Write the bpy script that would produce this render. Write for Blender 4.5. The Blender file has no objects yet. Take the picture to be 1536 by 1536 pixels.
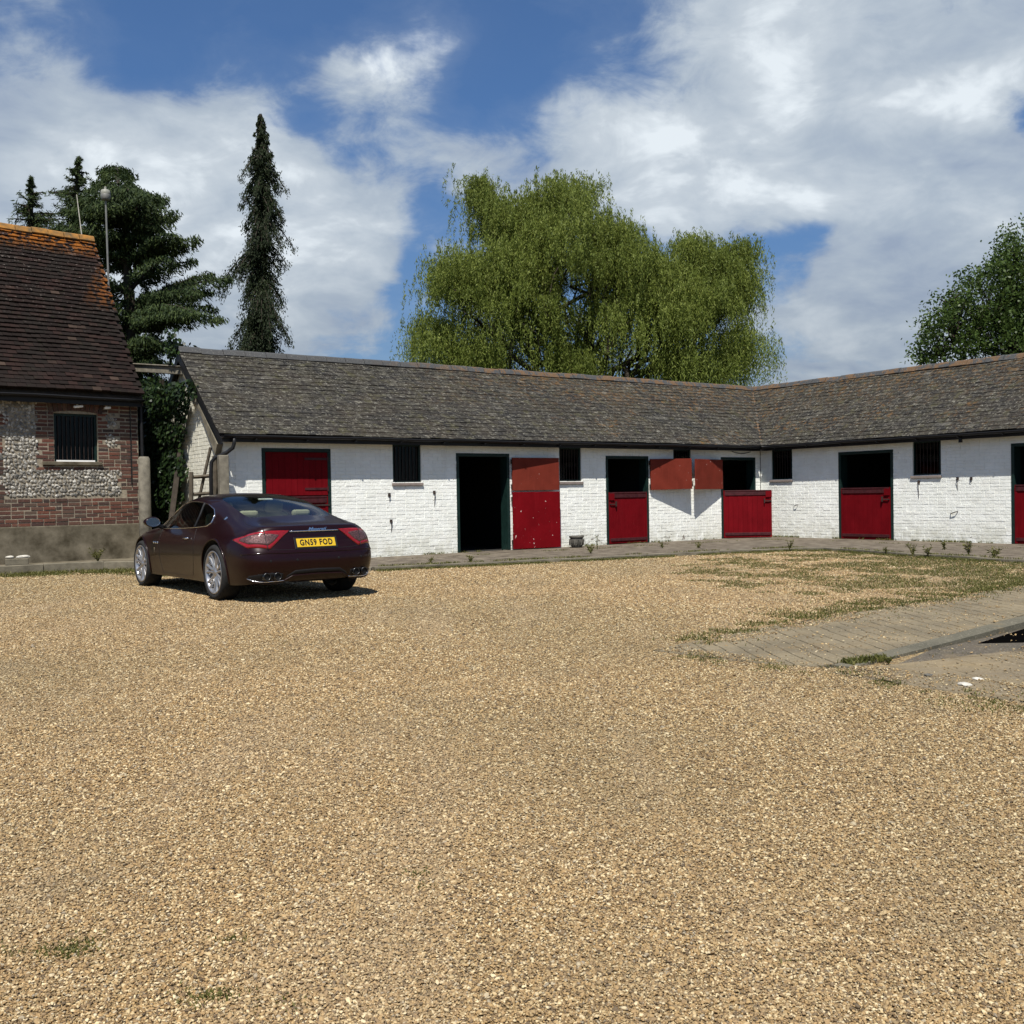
import bpy, bmesh, math, random
import numpy as np
from mathutils import Vector, Matrix, noise
from mathutils.bvhtree import BVHTree
R = math.radians
random.seed(7); rng = np.random.default_rng(7)
SC = bpy.context.scene; COL = SC.collection

# ------------------------------------------------------------------ camera
cam = bpy.data.cameras.new('camera'); co = bpy.data.objects.new('camera', cam); COL.objects.link(co)
cam.sensor_width = 36; cam.lens = 36 * 1520 / 1536; cam.clip_start = 0.05; cam.clip_end = 3000
pitch = math.atan2(24, 1520); roll = R(0.96)
co.matrix_world = Matrix.Translation((0, 0, 1.25)) @ Matrix.Rotation(R(90) - pitch, 4, 'X') @ Matrix.Rotation(-roll, 4, 'Z')
SC.camera = co
SC.view_settings.view_transform = 'Standard'; SC.view_settings.look = 'None'
SC.view_settings.gamma = 1; SC.view_settings.use_curve_mapping = False
SC.view_settings.exposure = 0.55
# ------------------------------------------------------------------ sun + sky
SUN_EL = R(59); SUN_H = Vector((-0.103, -0.994))
sv = Vector((SUN_H.x * math.cos(SUN_EL), SUN_H.y * math.cos(SUN_EL), math.sin(SUN_EL)))
sl = bpy.data.lights.new('sun', 'SUN'); sl.energy = 5.0; sl.angle = R(0.53); sl.color = (1, .955, .88)
so = bpy.data.objects.new('sun', sl); COL.objects.link(so); so.rotation_euler = sv.to_track_quat('Z', 'Y').to_euler()
so.location = (0, -10, 40)
world = bpy.data.worlds.new('World'); SC.world = world; world.use_nodes = True
nt = world.node_tree; nt.nodes.clear()


class NB:
    """tiny node builder"""
    def __init__(s, nt): s.nt = nt
    def n(s, t, **kw):
        nd = s.nt.nodes.new(t)
        for k, v in kw.items():
            if k.startswith('_'): setattr(nd, k[1:], v)
        for k, v in kw.items():
            if k.startswith('_'): continue
            i = nd.inputs[int(k[1:])] if k[0] == 'i' and k[1:].isdigit() else nd.inputs[k.replace('__', ' ')]
            if isinstance(v, bpy.types.NodeSocket): s.nt.links.new(v, i)
            else: i.default_value = v
        return nd
    def math(s, op, a, b=0.0, c=None, clamp=False):
        nd = s.n('ShaderNodeMath', _operation=op, i0=a, i1=b, _use_clamp=clamp)
        if c is not None:
            if isinstance(c, bpy.types.NodeSocket): s.nt.links.new(c, nd.inputs[2])
            else: nd.inputs[2].default_value = c
        return nd.outputs[0]
    def noise(s, vec, scale, detail=4, rough=.55, dist=0):
        return s.n('ShaderNodeTexNoise', Vector=vec, Scale=scale, Detail=detail, Roughness=rough, Distortion=dist).outputs[0]
    def mr(s, v, a, b, c=0.0, d=1.0, smooth=False):
        return s.n('ShaderNodeMapRange', i0=v, i1=a, i2=b, i3=c, i4=d, _interpolation_type='SMOOTHSTEP' if smooth else 'LINEAR').outputs[0]
    def mix(s, f, a, b, mode='MIX'):
        nd = s.nt.nodes.new('ShaderNodeMix'); nd.data_type = 'RGBA'; nd.blend_type = mode
        for i, v in ((0, f), (6, a), (7, b)):
            if isinstance(v, bpy.types.NodeSocket): s.nt.links.new(v, nd.inputs[i])
            else: nd.inputs[i].default_value = v if i == 0 else (tuple(v) + (1,))[:4]
        return nd.outputs[2]
    def ramp(s, f, stops, interp='LINEAR'):
        nd = s.nt.nodes.new('ShaderNodeValToRGB'); s.nt.links.new(f, nd.inputs[0]); cr = nd.color_ramp; cr.interpolation = interp
        while len(cr.elements) < len(stops): cr.elements.new(.5)
        for e, (p, c) in zip(cr.elements, stops): e.position = p; e.color = (tuple(c) + (1,))[:4]
        return nd.outputs[0]


b = NB(nt)
sky = b.n('ShaderNodeTexSky', _sky_type='NISHITA', _sun_disc=False, _sun_elevation=SUN_EL,
          _sun_rotation=math.atan2(SUN_H.x, SUN_H.y), _air_density=1.0, _dust_density=.6, _ozone_density=2.5)
tc = b.n('ShaderNodeTexCoord').outputs['Generated']
sep = b.n('ShaderNodeSeparateXYZ', Vector=tc)
# clouds live on a flat layer overhead: project the direction on it so that they foreshorten near the horizon
zc = b.math('ADD', b.math('MAXIMUM', sep.outputs[2], 0.0), .30)
px_ = b.math('DIVIDE', sep.outputs[0], zc); py_ = b.math('DIVIDE', sep.outputs[1], zc)
pl = b.n('ShaderNodeCombineXYZ', X=px_, Y=py_).outputs[0]
def addv(v, o): return b.n('ShaderNodeVectorMath', _operation='ADD', i0=v, i1=o).outputs[0]
n1 = b.noise(pl, 1.7, 5, .5, .3)
n2 = b.noise(addv(pl, (5.3, 2.1, 0)), 5.2, 9, .60, .35)
n2s = b.noise(addv(pl, (5.3, 2.1 - .035, 0)), 5.2, 4, .55, .35)
n3 = b.noise(addv(pl, (9.3, 7.1, 0)), 3.0, 4, .5)
n4 = b.noise(b.n('ShaderNodeVectorMath', _operation='MULTIPLY', i0=tc, i1=(1, 1, 1.9)).outputs[0], 15, 9, .66, .5)
# weather: cloud banks (+) and clear openings (-): direction, size, weight
def dirn(px, py):
    u = (px - 768) / 1520; v = (744 - py) / 1520
    return Vector((u + v * .0168, 1, v - u * .0168)).normalized()
BANKS = [((150, 330), .30, .30), ((330, 330), .24, .26), ((500, 400), .19, .26), ((60, 480), .25, .2), ((420, 125), .10, .17), ((330, 110), .07, .08),
         ((600, 108), .075, .42), ((640, 235), .09, .06), ((790, 240), .08, .10), ((480, 190), .055, -.26), ((540, 40), .05, -.15), ((770, 150), .07, -.26), ((700, 160), .05, -.2), ((400, 160), .03, -.08), ((240, 60), .08, -.15), ((1330, 470), .12, .2), ((1010, 210), .14, .18), ((1250, 120), .26, .22), ((1120, 60), .15, .12), ((1420, 60), .2, .18), ((1420, 180), .12, .22),
         ((1150, 270), .22, .24), ((1300, 270), .17, .2), ((1420, 370), .15, .25), ((1250, 440), .12, .14), ((1320, 530), .15, .2), ((880, 130), .1, .1),
         ((700, 200), .1, .12), ((560, 478), .04, .2), ((50, 180), .16, .14), ((0, 15), .03, .35), ((750, 240), .1, .08), ((1200, 560), .08, .1), ((480, 290), .11, .26), ((520, 360), .08, .2), ((430, 200), .07, .14), ((1150, 180), .1, .12),
         ((250, 30), .20, -.22), ((60, 60), .09, -.16), ((480, 20), .20, -.24), ((640, 330), .06, -.36), ((640, 270), .045, -.22), ((540, 200), .07, -.15), ((700, 30), .09, -.2), ((1210, 385), .035, -.25), ((605, 385), .06, -.30), ((640, 300), .055, -.30), ((1400, 255), .03, -.2),
         ((900, 80), .09, -.24), ((800, 110), .12, -.18), ((1180, 390), .045, -.34), ((1510, 190), .05, -.42), ((1530, 150), .05, -.25), ((1090, 110), .05, -.12), ((560, 520), .12, -.3),
         ((640, 500), .08, -.3), ((1440, 290), .035, -.3), ((1240, 480), .05, -.22), ((960, 150), .05, -.12), ((600, 400), .04, -.2), ((1130, 420), .05, -.3)]
acc = None
warp = b.n('ShaderNodeVectorMath', _operation='SCALE', i0=b.n('ShaderNodeVectorMath', _operation='SUBTRACT', i0=b.n('ShaderNodeTexNoise', Vector=tc, Scale=6.0, Detail=5.0).outputs[1], i1=(.5, .5, .5)).outputs[0], Scale=.16).outputs[0]
tw = b.n('ShaderNodeVectorMath', _operation='ADD', i0=tc, i1=warp).outputs[0]
sc_ = b.n('ShaderNodeVectorMath', _operation='MULTIPLY', i0=tw, i1=(1, 1, 1.55)).outputs[0]
for (q, rad, w) in BANKS:
    dv = dirn(*q); dv.z *= 1.55
    dd = b.n('ShaderNodeVectorMath', _operation='DISTANCE', i0=sc_, i1=tuple(dv)).outputs['Value']
    m_ = b.mr(dd, rad * 1.25, 0.0, 0.0, w, True)
    acc = m_ if acc is None else b.math('ADD', acc, m_)
def cen(n, k): return b.math('MULTIPLY', b.math('SUBTRACT', n, .5), k)
dens = b.math('ADD', b.math('MULTIPLY', acc, 1.15), b.math('ADD', cen(n1, .55), b.math('ADD', cen(n2, 1.15), cen(n4, .62))))
dens = b.math('ADD', dens, b.mr(sep.outputs[2], .36, .0, 0.0, .12))
cov = b.math('ADD', b.math('MULTIPLY', b.mr(dens, -.09, .38, 0.0, 1.0, True), .80), b.mr(dens, -.35, .15, 0.05, .18))
core = None
for (q, rad, w) in [((640, 85), .06, .35), ((1085, 265), .09, .4), ((1430, 175), .06, .4), ((230, 330), .15, .3), ((420, 150), .05, .2), ((960, 190), .05, .35), ((1180, 40), .12, .25), ((560, 478), .03, .2), ((1250, 330), .08, .2), ((1330, 420), .10, -.25), ((1250, 400), .08, -.15), ((60, 180), .14, -.15)]:
    dv = dirn(*q); dv.z *= 1.55
    m_ = b.mr(b.n('ShaderNodeVectorMath', _operation='DISTANCE', i0=sc_, i1=tuple(dv)).outputs['Value'], rad * 1.3, 0.0, 0.0, w, True)
    core = m_ if core is None else b.math('ADD', core, m_)
tn = b.math('ADD', cen(n3, .5), b.math('ADD', cen(n2, .7), b.math('ADD', cen(n4, .35), b.math('MULTIPLY', b.math('SUBTRACT', n2s, n2), 1.2))))
thick = b.mr(b.math('ADD', b.math('ADD', tn, b.math('MULTIPLY', core, .8)), b.math('MULTIPLY', dens, .25)), -.18, .48, 0.0, 1.0)
ccol = b.ramp(thick, [(0, (2.45, 3.0, 3.9)), (.42, (3.3, 3.85, 4.5)), (.75, (4.3, 4.8, 5.3)), (1, (6.0, 6.5, 6.9))])
low = b.mr(sep.outputs[2], 0.0, .25, .75, 1.0)
ccol = b.mix(1.0, ccol, b.n('ShaderNodeCombineXYZ', X=low, Y=low, Z=low).outputs[0], 'MULTIPLY')
skyc = b.mix(1.0, sky.outputs[0], (.37, .56, .76), 'MULTIPLY')
hz = b.mr(sep.outputs[2], 0.0, .34, .70, 1.0)
skyc = b.mix(1.0, skyc, b.n('ShaderNodeCombineXYZ', X=hz, Y=hz, Z=hz).outputs[0], 'MULTIPLY')
cov = b.math('MAXIMUM', cov, b.mr(sep.outputs[2], .30, .0, 0.0, .5))
final = b.mix(cov, skyc, ccol)
bg = b.n('ShaderNodeBackground', Color=final, Strength=.092)
nt.links.new(bg.outputs[0], b.n('ShaderNodeOutputWorld').inputs[0])


# ------------------------------------------------------------------ helpers
def tag(o, label=None, cat=None, group=None, kind=None):
    for k, v in (('label', label), ('category', cat), ('group', group), ('kind', kind)):
        if v: o[k] = v
    return o
def empty(name, loc=(0, 0, 0), rz=0, parent=None):
    o = bpy.data.objects.new(name, None); COL.objects.link(o); o.location = loc; o.rotation_euler = (0, 0, rz); o.empty_display_size = .2
    if parent: o.parent = parent
    return o
def link(name, me, parent=None, loc=(0, 0, 0), rot=(0, 0, 0), scale=(1, 1, 1)):
    o = bpy.data.objects.new(name, me); COL.objects.link(o); o.parent = parent; o.location = loc; o.rotation_euler = rot; o.scale = scale
    return o
def mesh(name, V, F, mat, smooth=False, rnd=None):
    me = bpy.data.meshes.new(name)
    if isinstance(V, np.ndarray):
        F = np.asarray(F, dtype=np.int32); k = F.shape[1]
        me.vertices.add(len(V)); me.vertices.foreach_set('co', V.astype(np.float32).ravel())
        me.loops.add(F.size); me.loops.foreach_set('vertex_index', F.ravel())
        me.polygons.add(len(F)); me.polygons.foreach_set('loop_start', np.arange(0, F.size, k, dtype=np.int32))
        me.update(calc_edges=True)
    else:
        me.from_pydata([tuple(v) for v in V], [], [tuple(f) for f in F])
    if rnd is not None:
        at = me.attributes.new('rnd', 'FLOAT', 'FACE'); at.data.foreach_set('value', np.asarray(rnd, dtype=np.float32))
    me.polygons.foreach_set('use_smooth', [smooth] * len(me.polygons))
    for m in (mat if isinstance(mat, list) else [mat]): me.materials.append(m)
    me.update()
    return me
class MB:
    def __init__(s): s.V = []; s.F = []; s.R = []
    def add(s, V, F, r=None):
        k = len(s.V); s.V += [tuple(v) for v in V]; s.F += [tuple(i + k for i in f) for f in F]
        s.R += [random.random() if r is None else r] * len(F); return s
    def box(s, x0, x1, y0, y1, z0, z1, M=None, r=None):
        V = [(x0, y0, z0), (x1, y0, z0), (x1, y1, z0), (x0, y1, z0), (x0, y0, z1), (x1, y0, z1), (x1, y1, z1), (x0, y1, z1)]
        if M: V = [M @ Vector(v) for v in V]
        return s.add(V, [(0, 3, 2, 1), (4, 5, 6, 7), (0, 1, 5, 4), (1, 2, 6, 5), (2, 3, 7, 6), (3, 0, 4, 7)], r)
    def tube(s, pts, rad, n=8, cap=True):
        pts = [Vector(p) for p in pts]; rad = rad if isinstance(rad, (list, tuple)) else [rad] * len(pts)
        V = []; up = Vector((0, 0, 1)); prev = None
        for i, p in enumerate(pts):
            t = (pts[min(i + 1, len(pts) - 1)] - pts[max(i - 1, 0)]).normalized()
            a = prev if prev is not None else (up if abs(t.z) < .9 else Vector((1, 0, 0)))
            a = (a - t * a.dot(t)).normalized(); prev = a; c = t.cross(a)
            V += [p + (a * math.cos(2 * math.pi * j / n) + c * math.sin(2 * math.pi * j / n)) * rad[i] for j in range(n)]
        F = [(i * n + j, i * n + (j + 1) % n, (i + 1) * n + (j + 1) % n, (i + 1) * n + j) for i in range(len(pts) - 1) for j in range(n)]
        if cap: F += [tuple(range(n))[::-1], tuple((len(pts) - 1) * n + j for j in range(n))]
        return s.add(V, F)
    def lathe(s, prof, M=None, n=32, closed=False):
        """profile of (r, h) turned about local z"""
        V = []
        for r_, h in prof: V += [Vector((r_ * math.cos(2 * math.pi * j / n), r_ * math.sin(2 * math.pi * j / n), h)) for j in range(n)]
        if M: V = [M @ v for v in V]
        m = len(prof); F = [(i * n + j, i * n + (j + 1) % n, ((i + 1) % m) * n + (j + 1) % n, ((i + 1) % m) * n + j) for i in range(m if closed else m - 1) for j in range(n)]
        return s.add(V, F)
    def build(s, name, mat, parent=None, smooth=False, loc=(0, 0, 0), rot=(0, 0, 0), bevel=0):
        o = link(name, mesh(name, s.V, s.F, mat, smooth, s.R), parent, loc, rot)
        if bevel:
            m = o.modifiers.new('bevel', 'BEVEL'); m.width = bevel; m.segments = 2; m.limit_method = 'ANGLE'
        return o


# ------------------------------------------------------------------ materials
def new_mat(name):
    m = bpy.data.materials.new(name); m.use_nodes = True; nt = m.node_tree
    return m, NB(nt), nt.nodes['Principled BSDF']
def setp(bs, nb, **kw):
    for k, v in kw.items():
        i = bs.inputs[k.replace('__', ' ')]
        if isinstance(v, bpy.types.NodeSocket): nb.nt.links.new(v, i)
        else: i.default_value = (tuple(v) + (1,))[:4] if isinstance(v, (tuple, list)) and len(v) == 3 and i.type == 'RGBA' else v
def bump(nb, bs, h, strength=.5, dist=.01):
    nb.nt.links.new(nb.n('ShaderNodeBump', Strength=strength, Distance=dist, Height=h).outputs[0], bs.inputs['Normal'])
def pos(nb): return nb.n('ShaderNodeNewGeometry').outputs['Position']
def rand(nb):
    a = nb.n('ShaderNodeAttribute', _attribute_name='rnd').outputs['Fac']; o = nb.n('ShaderNodeObjectInfo').outputs['Random']
    return nb.math('FRACT', nb.math('ADD', a, o))
def simple(name, col, rough=.6, metal=0, var=.25, scale=12, bmp=.15, coat=0, col2=None, spec=.22):
    m, nb, bs = new_mat(name); p = pos(nb); n = nb.noise(p, scale, 5, .6)
    c = nb.mix(nb.mr(n, .3, .7), tuple(x * (1 - var) for x in col), tuple(min(1, x * (1 + var)) for x in (col2 or col)))
    setp(bs, nb, Base__Color=c, Roughness=rough, Metallic=metal); bs.inputs['Coat Weight'].default_value = coat; bs.inputs['Specular IOR Level'].default_value = spec
    if bmp: bump(nb, bs, nb.noise(p, scale * 4, 4, .6), bmp, .006)
    return m

# white painted brick
def mk_white(name, base, dirt, chips=.68):
    m, nb, bs = new_mat(name); p = pos(nb); z = nb.n('ShaderNodeSeparateXYZ', Vector=p).outputs[2]
    n = nb.noise(p, 2.2, 6, .6); n2_ = nb.noise(p, 14, 5, .65); r_ = rand(nb)
    c = nb.mix(nb.mr(n, .35, .75), base, dirt)
    c = nb.mix(nb.math('MULTIPLY', nb.mr(n2_, .5, .8), .35), c, tuple(x * .72 for x in base))
    c = nb.mix(nb.math('MULTIPLY', nb.math('GREATER_THAN', r_, .8), .12), c, (.6, .56, .5))
    low = nb.mr(z, .05, .65, 1, 0)
    st = nb.math('MULTIPLY', nb.math('MULTIPLY', low, nb.mr(nb.noise(p, 5, 5, .6), .34, .62)), .65)
    c = nb.mix(st, c, (.38, .37, .28))
    sm = nb.n('ShaderNodeMapping', Vector=p, Scale=(9, 9, .7)).outputs[0]
    c = nb.mix(nb.math('MULTIPLY', nb.mr(nb.noise(sm, 1, 4, .6), .58, .8), .3), c, (.5, .49, .43))
    ch = nb.math('SUBTRACT', nb.noise(p, 11, 6, .7, .4), nb.math('MULTIPLY', low, nb.math('MULTIPLY', nb.mr(nb.noise(p, .8, 3), .4, .6), -.13)))
    cm = nb.mr(ch, chips, chips + .015)
    c = nb.mix(nb.math('MULTIPLY', cm, .8), c, (.13, .10, .08))
    setp(bs, nb, Base__Color=c, Roughness=.75)
    bump(nb, bs, nb.math('SUBTRACT', nb.math('ADD', nb.noise(p, 28, 5, .65), nb.math('MULTIPLY', nb.noise(p, 7, 3), 1.6)), cm), .6, .009)
    return m
M_white = mk_white('white_painted_brick', (.80, .81, .77), (.70, .71, .65))
M_cream = mk_white('cream_painted_brick', (.66, .64, .54), (.52, .50, .41), .7)

def lichen(nb, p, c, n_sc, lo, col, amt=1.0, mask=None):
    f = nb.mr(nb.noise(p, n_sc, 7, .68, .2), lo, lo + .06); f = nb.math('MULTIPLY', f, amt)
    if mask is not None: f = nb.math('MULTIPLY', f, mask)
    return nb.mix(f, c, col)
def mk_slate():
    m, nb, bs = new_mat('slate'); p = pos(nb); r_ = rand(nb); xyz = nb.n('ShaderNodeSeparateXYZ', Vector=p)
    c = nb.ramp(r_, [(0, (.015, .0145, .0145)), (.35, (.020, .019, .018)), (.6, (.023, .0205, .018)), (.88, (.028, .026, .024)), (.96, (.042, .040, .035)), (1, (.08, .075, .065))])
    sl_ = nb.n('ShaderNodeMapping', Vector=p, Rotation=(0, 0, R(-35)), Scale=(1, 1.4, 1.4)).outputs[0]
    c = nb.mix(nb.math('MULTIPLY', nb.mr(nb.noise(sl_, 1.1, 4, .6), .42, .62), .55), c, (.040, .032, .022))
    c = nb.mix(nb.math('MULTIPLY', nb.mr(nb.noise(sl_, 2.6, 5, .65), .48, .60), .55), c, (.034, .031, .022))
    dg = nb.n('ShaderNodeMapping', Vector=p, Rotation=(0, .6, R(-35)), Scale=(1, 1.6, 2.6)).outputs[0]
    c = lichen(nb, dg, c, 5.5, .53, (.065, .061, .048), .7)
    c = lichen(nb, dg, c, 8, .57, (.17, .16, .13), .8)
    c = lichen(nb, sl_, c, 16, .62, (.36, .35, .31), .8)
    c = lichen(nb, sl_, c, 3.2, .56, (.062, .058, .028), .5)
    c = lichen(nb, sl_, c, 26, .60, (.24, .23, .19), .8)
    c = lichen(nb, dg, c, 6.5, .55, (.012, .011, .010), .8)
    east = nb.mr(xyz.outputs[0], -3.0, 3.0)
    c = lichen(nb, dg, c, 6, .545, (.15, .075, .02), .6, nb.math('MULTIPLY', east, nb.mr(nb.noise(p, .9, 4), .50, .62)))
    hi = nb.math('MULTIPLY', nb.mr(xyz.outputs[2], 3.2, 4.1), nb.mr(xyz.outputs[0], -2.6, .5))
    c = lichen(nb, dg, c, 5, .53, (.115, .062, .020), .6, hi)
    setp(bs, nb, Base__Color=c, Roughness=.75, Specular__IOR__Level=.14)
    bump(nb, bs, nb.noise(p, 40, 5, .7), .5, .006); return m
M_slate = mk_slate()
def mk_ridge(name, base, lich):
    m, nb, bs = new_mat(name); p = pos(nb); x = nb.n('ShaderNodeSeparateXYZ', Vector=p).outputs[0]
    c = nb.mix(nb.noise(p, 6, 5), base, tuple(v * 1.5 for v in base)); c = lichen(nb, p, c, 4.5, .47, lich, .75, nb.mr(x, -3.2, -.4, .03, 1)); c = lichen(nb, p, c, 30, .58, (.2, .2, .17), .5)
    setp(bs, nb, Base__Color=c, Roughness=.85); bump(nb, bs, nb.noise(p, 30, 5), .5, .01); return m
M_ridge = mk_ridge('ridge_tile_grey', (.032, .033, .034), (.12, .060, .018))
def mk_tile():
    m, nb, bs = new_mat('clay_tile'); p = pos(nb); r_ = rand(nb); z = nb.n('ShaderNodeSeparateXYZ', Vector=p).outputs[2]; x = nb.n('ShaderNodeSeparateXYZ', Vector=p).outputs[0]
    c = nb.ramp(r_, [(0, (.010, .007, .006)), (.4, (.013, .009, .008)), (.7, (.017, .010, .0085)), (.96, (.023, .013, .011)), (1, (.05, .034, .026))])
    c = nb.mix(nb.math('MULTIPLY', nb.mr(nb.noise(p, 1.5, 4), .45, .6), .5), c, (.014, .012, .010))
    hi = nb.mr(z, 4.6, 6.6)
    c = lichen(nb, p, c, 16, .60, (.20, .17, .15), .7, nb.mr(z, 4.4, 6.2, .0, 1))
    c = lichen(nb, p, c, 34, .66, (.22, .19, .16), .5, nb.mr(z, 4, 5.5, .15, 1))
    band = nb.math('ADD', nb.mr(z, 6.45, 6.8), nb.math('MULTIPLY', nb.mr(x, -8.75, -8.35), nb.math('MULTIPLY', nb.mr(z, 5.2, 5.9), nb.mr(x, -7.9, -8.2))))
    c = lichen(nb, p, c, 9, .47, (.25, .085, .012), .85, nb.math('MINIMUM', band, 1.0))
    c = lichen(nb, p, c, 10, .60, (.022, .024, .012), .5)
    setp(bs, nb, Base__Color=c, Roughness=.9, Specular__IOR__Level=.10); bump(nb, bs, nb.noise(p, 35, 5, .7), .5, .008); return m
M_tile = mk_tile()
def mk_brick():
    m, nb, bs = new_mat('red_brick'); p = pos(nb); r_ = rand(nb)
    c = nb.ramp(r_, [(0, (.035, .022, .018)), (.25, (.065, .026, .018)), (.5, (.10, .032, .020)), (.75, (.125, .042, .024)), (1, (.085, .055, .038))])
    c = nb.mix(nb.math('MULTIPLY', nb.mr(nb.noise(p, 1.3, 4), .42, .65), .5), c, (.045, .034, .026))
    c = lichen(nb, p, c, 30, .60, (.25, .22, .18), .5)
    setp(bs, nb, Base__Color=c, Roughness=.9); bump(nb, bs, nb.noise(p, 60, 5, .7), .6, .006); return m
M_brick = mk_brick()
def mk_flint():
    m, nb, bs = new_mat('flint'); p = pos(nb); r_ = rand(nb)
    c = nb.ramp(r_, [(0, (.07, .07, .065)), (.25, (.20, .185, .155)), (.5, (.31, .29, .25)), (.75, (.46, .44, .39)), (1, (.22, .20, .16))])
    c = nb.mix(nb.mr(nb.noise(p, 22, 5, .6), .48, .6), c, (.12, .11, .095))
    setp(bs, nb, Base__Color=c, Roughness=.6); bump(nb, bs, nb.noise(p, 40, 4), .6, .01); return m
M_flint = mk_flint()
M_mortar = simple('lime_mortar', (.25, .215, .16), .95, var=.35, scale=20, bmp=.6)
M_conc = simple('old_concrete', (.084, .069, .042), .95, var=.42, scale=3.4, bmp=.8, col2=(.125, .108, .078))
M_kerbm = simple('kerb_concrete', (.135, .12, .088), .95, var=.4, scale=5, bmp=.4)
M_green = simple('dark_green_paint', (.007, .020, .017), .45, var=.3)
M_black = simple('black_gutter', (.012, .012, .013), .4, var=.2, bmp=.05)
M_iron = simple('rusty_iron', (.03, .02, .017), .7, var=.4)
M_maroon = simple('maroon_iron', (.045, .010, .012), .5, var=.4)
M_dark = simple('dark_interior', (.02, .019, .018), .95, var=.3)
M_wood = simple('weathered_wood', (.15, .135, .105), .9, var=.35, scale=9, bmp=.5)
M_woodd = simple('dark_old_wood', (.045, .036, .028), .9, var=.35, scale=9, bmp=.5)
M_bark = simple('bark', (.032, .026, .019), .95, var=.4, scale=8, bmp=.6)
M_whitep = simple('white_plastic', (.75, .75, .73), .4, var=.05, bmp=0)
M_lime = simple('pale_flint', (.42, .40, .35), .8, var=.25, scale=30)
M_stone = simple('carved_stone', (.085, .08, .068), .95, var=.4, scale=14, bmp=.6)
M_grey = simple('grey_metal_pole', (.16, .16, .15), .6, metal=.3, var=.2)
M_sill = simple('pink_sill', (.20, .165, .145), .9, var=.2)
def mk_red(name, col, chip):
    m, nb, bs = new_mat(name); p = pos(nb)
    c = nb.mix(nb.mr(nb.noise(p, 3, 5), .35, .7), col, tuple(x * .75 for x in col))
    sm = nb.n('ShaderNodeMapping', Vector=p, Scale=(14, 14, 1.2)).outputs[0]
    c = nb.mix(nb.math('MULTIPLY', nb.mr(nb.noise(sm, 1, 5), .55, .8), .4), c, tuple(x * 1.35 + .004 for x in col))
    c = nb.mix(nb.mr(nb.noise(p, 13, 3, .5), chip, chip + .02), c, (.55, .42, .38))
    setp(bs, nb, Base__Color=c, Roughness=.6, Specular__IOR__Level=.05); bump(nb, bs, nb.noise(sm, 2, 5), .25, .006); return m
M_red = mk_red('crimson_door_paint', (.125, .003, .006), .80)
M_redc = mk_red('chipped_crimson_paint', (.145, .003, .006), .70)
M_rust = mk_red('faded_brick_red_paint', (.15, .026, .016), .73)
def mk_glass(name, tint, fac=.75, rough=.02):
    m, nb, bs = new_mat(name); out = nb.nt.nodes['Material Output']
    tr = nb.n('ShaderNodeBsdfTransparent', Color=tint + (1,)); gl = nb.n('ShaderNodeBsdfGlossy', Color=(1, 1, 1, 1), Roughness=rough)
    fr = nb.n('ShaderNodeFresnel', IOR=1.5).outputs[0]
    mx = nb.n('ShaderNodeMixShader', i0=nb.math('MULTIPLY', fr, fac), i1=tr.outputs[0], i2=gl.outputs[0])
    nb.nt.links.new(mx.outputs[0], out.inputs[0]); return m
M_pane = mk_glass('old_window_glass', (.22, .24, .22), .35)

def mk_leaf(name, c0, c1, c2, trans=.35, nscale=.5, rough=.5):
    m, nb, bs = new_mat(name); out = nb.nt.nodes['Material Output']; r_ = rand(nb); p = pos(nb)
    c = nb.ramp(r_, [(0, c0), (.5, c1), (1, c2)]); c = nb.mix(nb.mr(nb.noise(p, nscale, 3), .4, .65, 0, .45), c, c0)
    setp(bs, nb, Base__Color=c, Roughness=rough, Specular__IOR__Level=.22)
    tl = nb.n('ShaderNodeBsdfTranslucent', Color=nb.mix(.5, c, c2))
    mx = nb.n('ShaderNodeMixShader', i0=trans, i1=bs.outputs[0], i2=tl.outputs[0]); nb.nt.links.new(mx.outputs[0], out.inputs[0]); return m
M_willow = mk_leaf('willow_leaf', (.080, .108, .017), (.150, .190, .034), (.25, .285, .068), .42, rough=.6)
M_spruce = mk_leaf('spruce_needles', (.008, .014, .005), (.015, .025, .007), (.026, .038, .012), .12, rough=.7)
M_cedar = mk_leaf('cedar_needles', (.012, .025, .007), (.026, .044, .011), (.060, .084, .021), .18, rough=.7)
M_ivy = mk_leaf('ivy_leaf', (.005, .011, .004), (.012, .024, .007), (.035, .06, .016), .12, rough=.42)
M_broad = mk_leaf('broad_leaf', (.026, .048, .010), (.055, .092, .019), (.10, .145, .036), .36, rough=.45)
M_grass = mk_leaf('grass_blade', (.055, .062, .012), (.095, .10, .022), (.21, .19, .07), .3, 2.0)

STONES = [(0, (.045, .030, .015)), (.14, (.13, .085, .038)), (.30, (.235, .155, .068)), (.5, (.31, .21, .090)), (.68, (.20, .145, .072)), (.8, (.40, .31, .165)), (.93, (.56, .48, .31)), (1, (.18, .16, .125))]
def gravel_colour(nb, p, r_):
    c = nb.ramp(r_, STONES)
    big = nb.noise(p, .35, 4, .6)
    c = nb.mix(nb.mr(big, .45, .65, 0, .35), c, (.20, .15, .080))
    tr_ = nb.n('ShaderNodeMapping', Vector=p, Rotation=(0, 0, .5), Scale=(.9, .16, 1)).outputs[0]
    c = nb.mix(1.0, c, nb.mix(nb.mr(nb.noise(p, .16, 3, .5), .40, .60, 0, 1, True), (1.12, 1.06, .99), (.96, .94, .88)), 'MULTIPLY')
    c = nb.mix(nb.mr(nb.noise(tr_, 1.6, 4, .55), .52, .66, 0, .30), c, (.30, .225, .135))
    c = nb.mix(nb.mr(nb.noise(p, 1.1, 5, .6), .56, .72, 0, .35), c, (.15, .12, .07))
    return c
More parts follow.
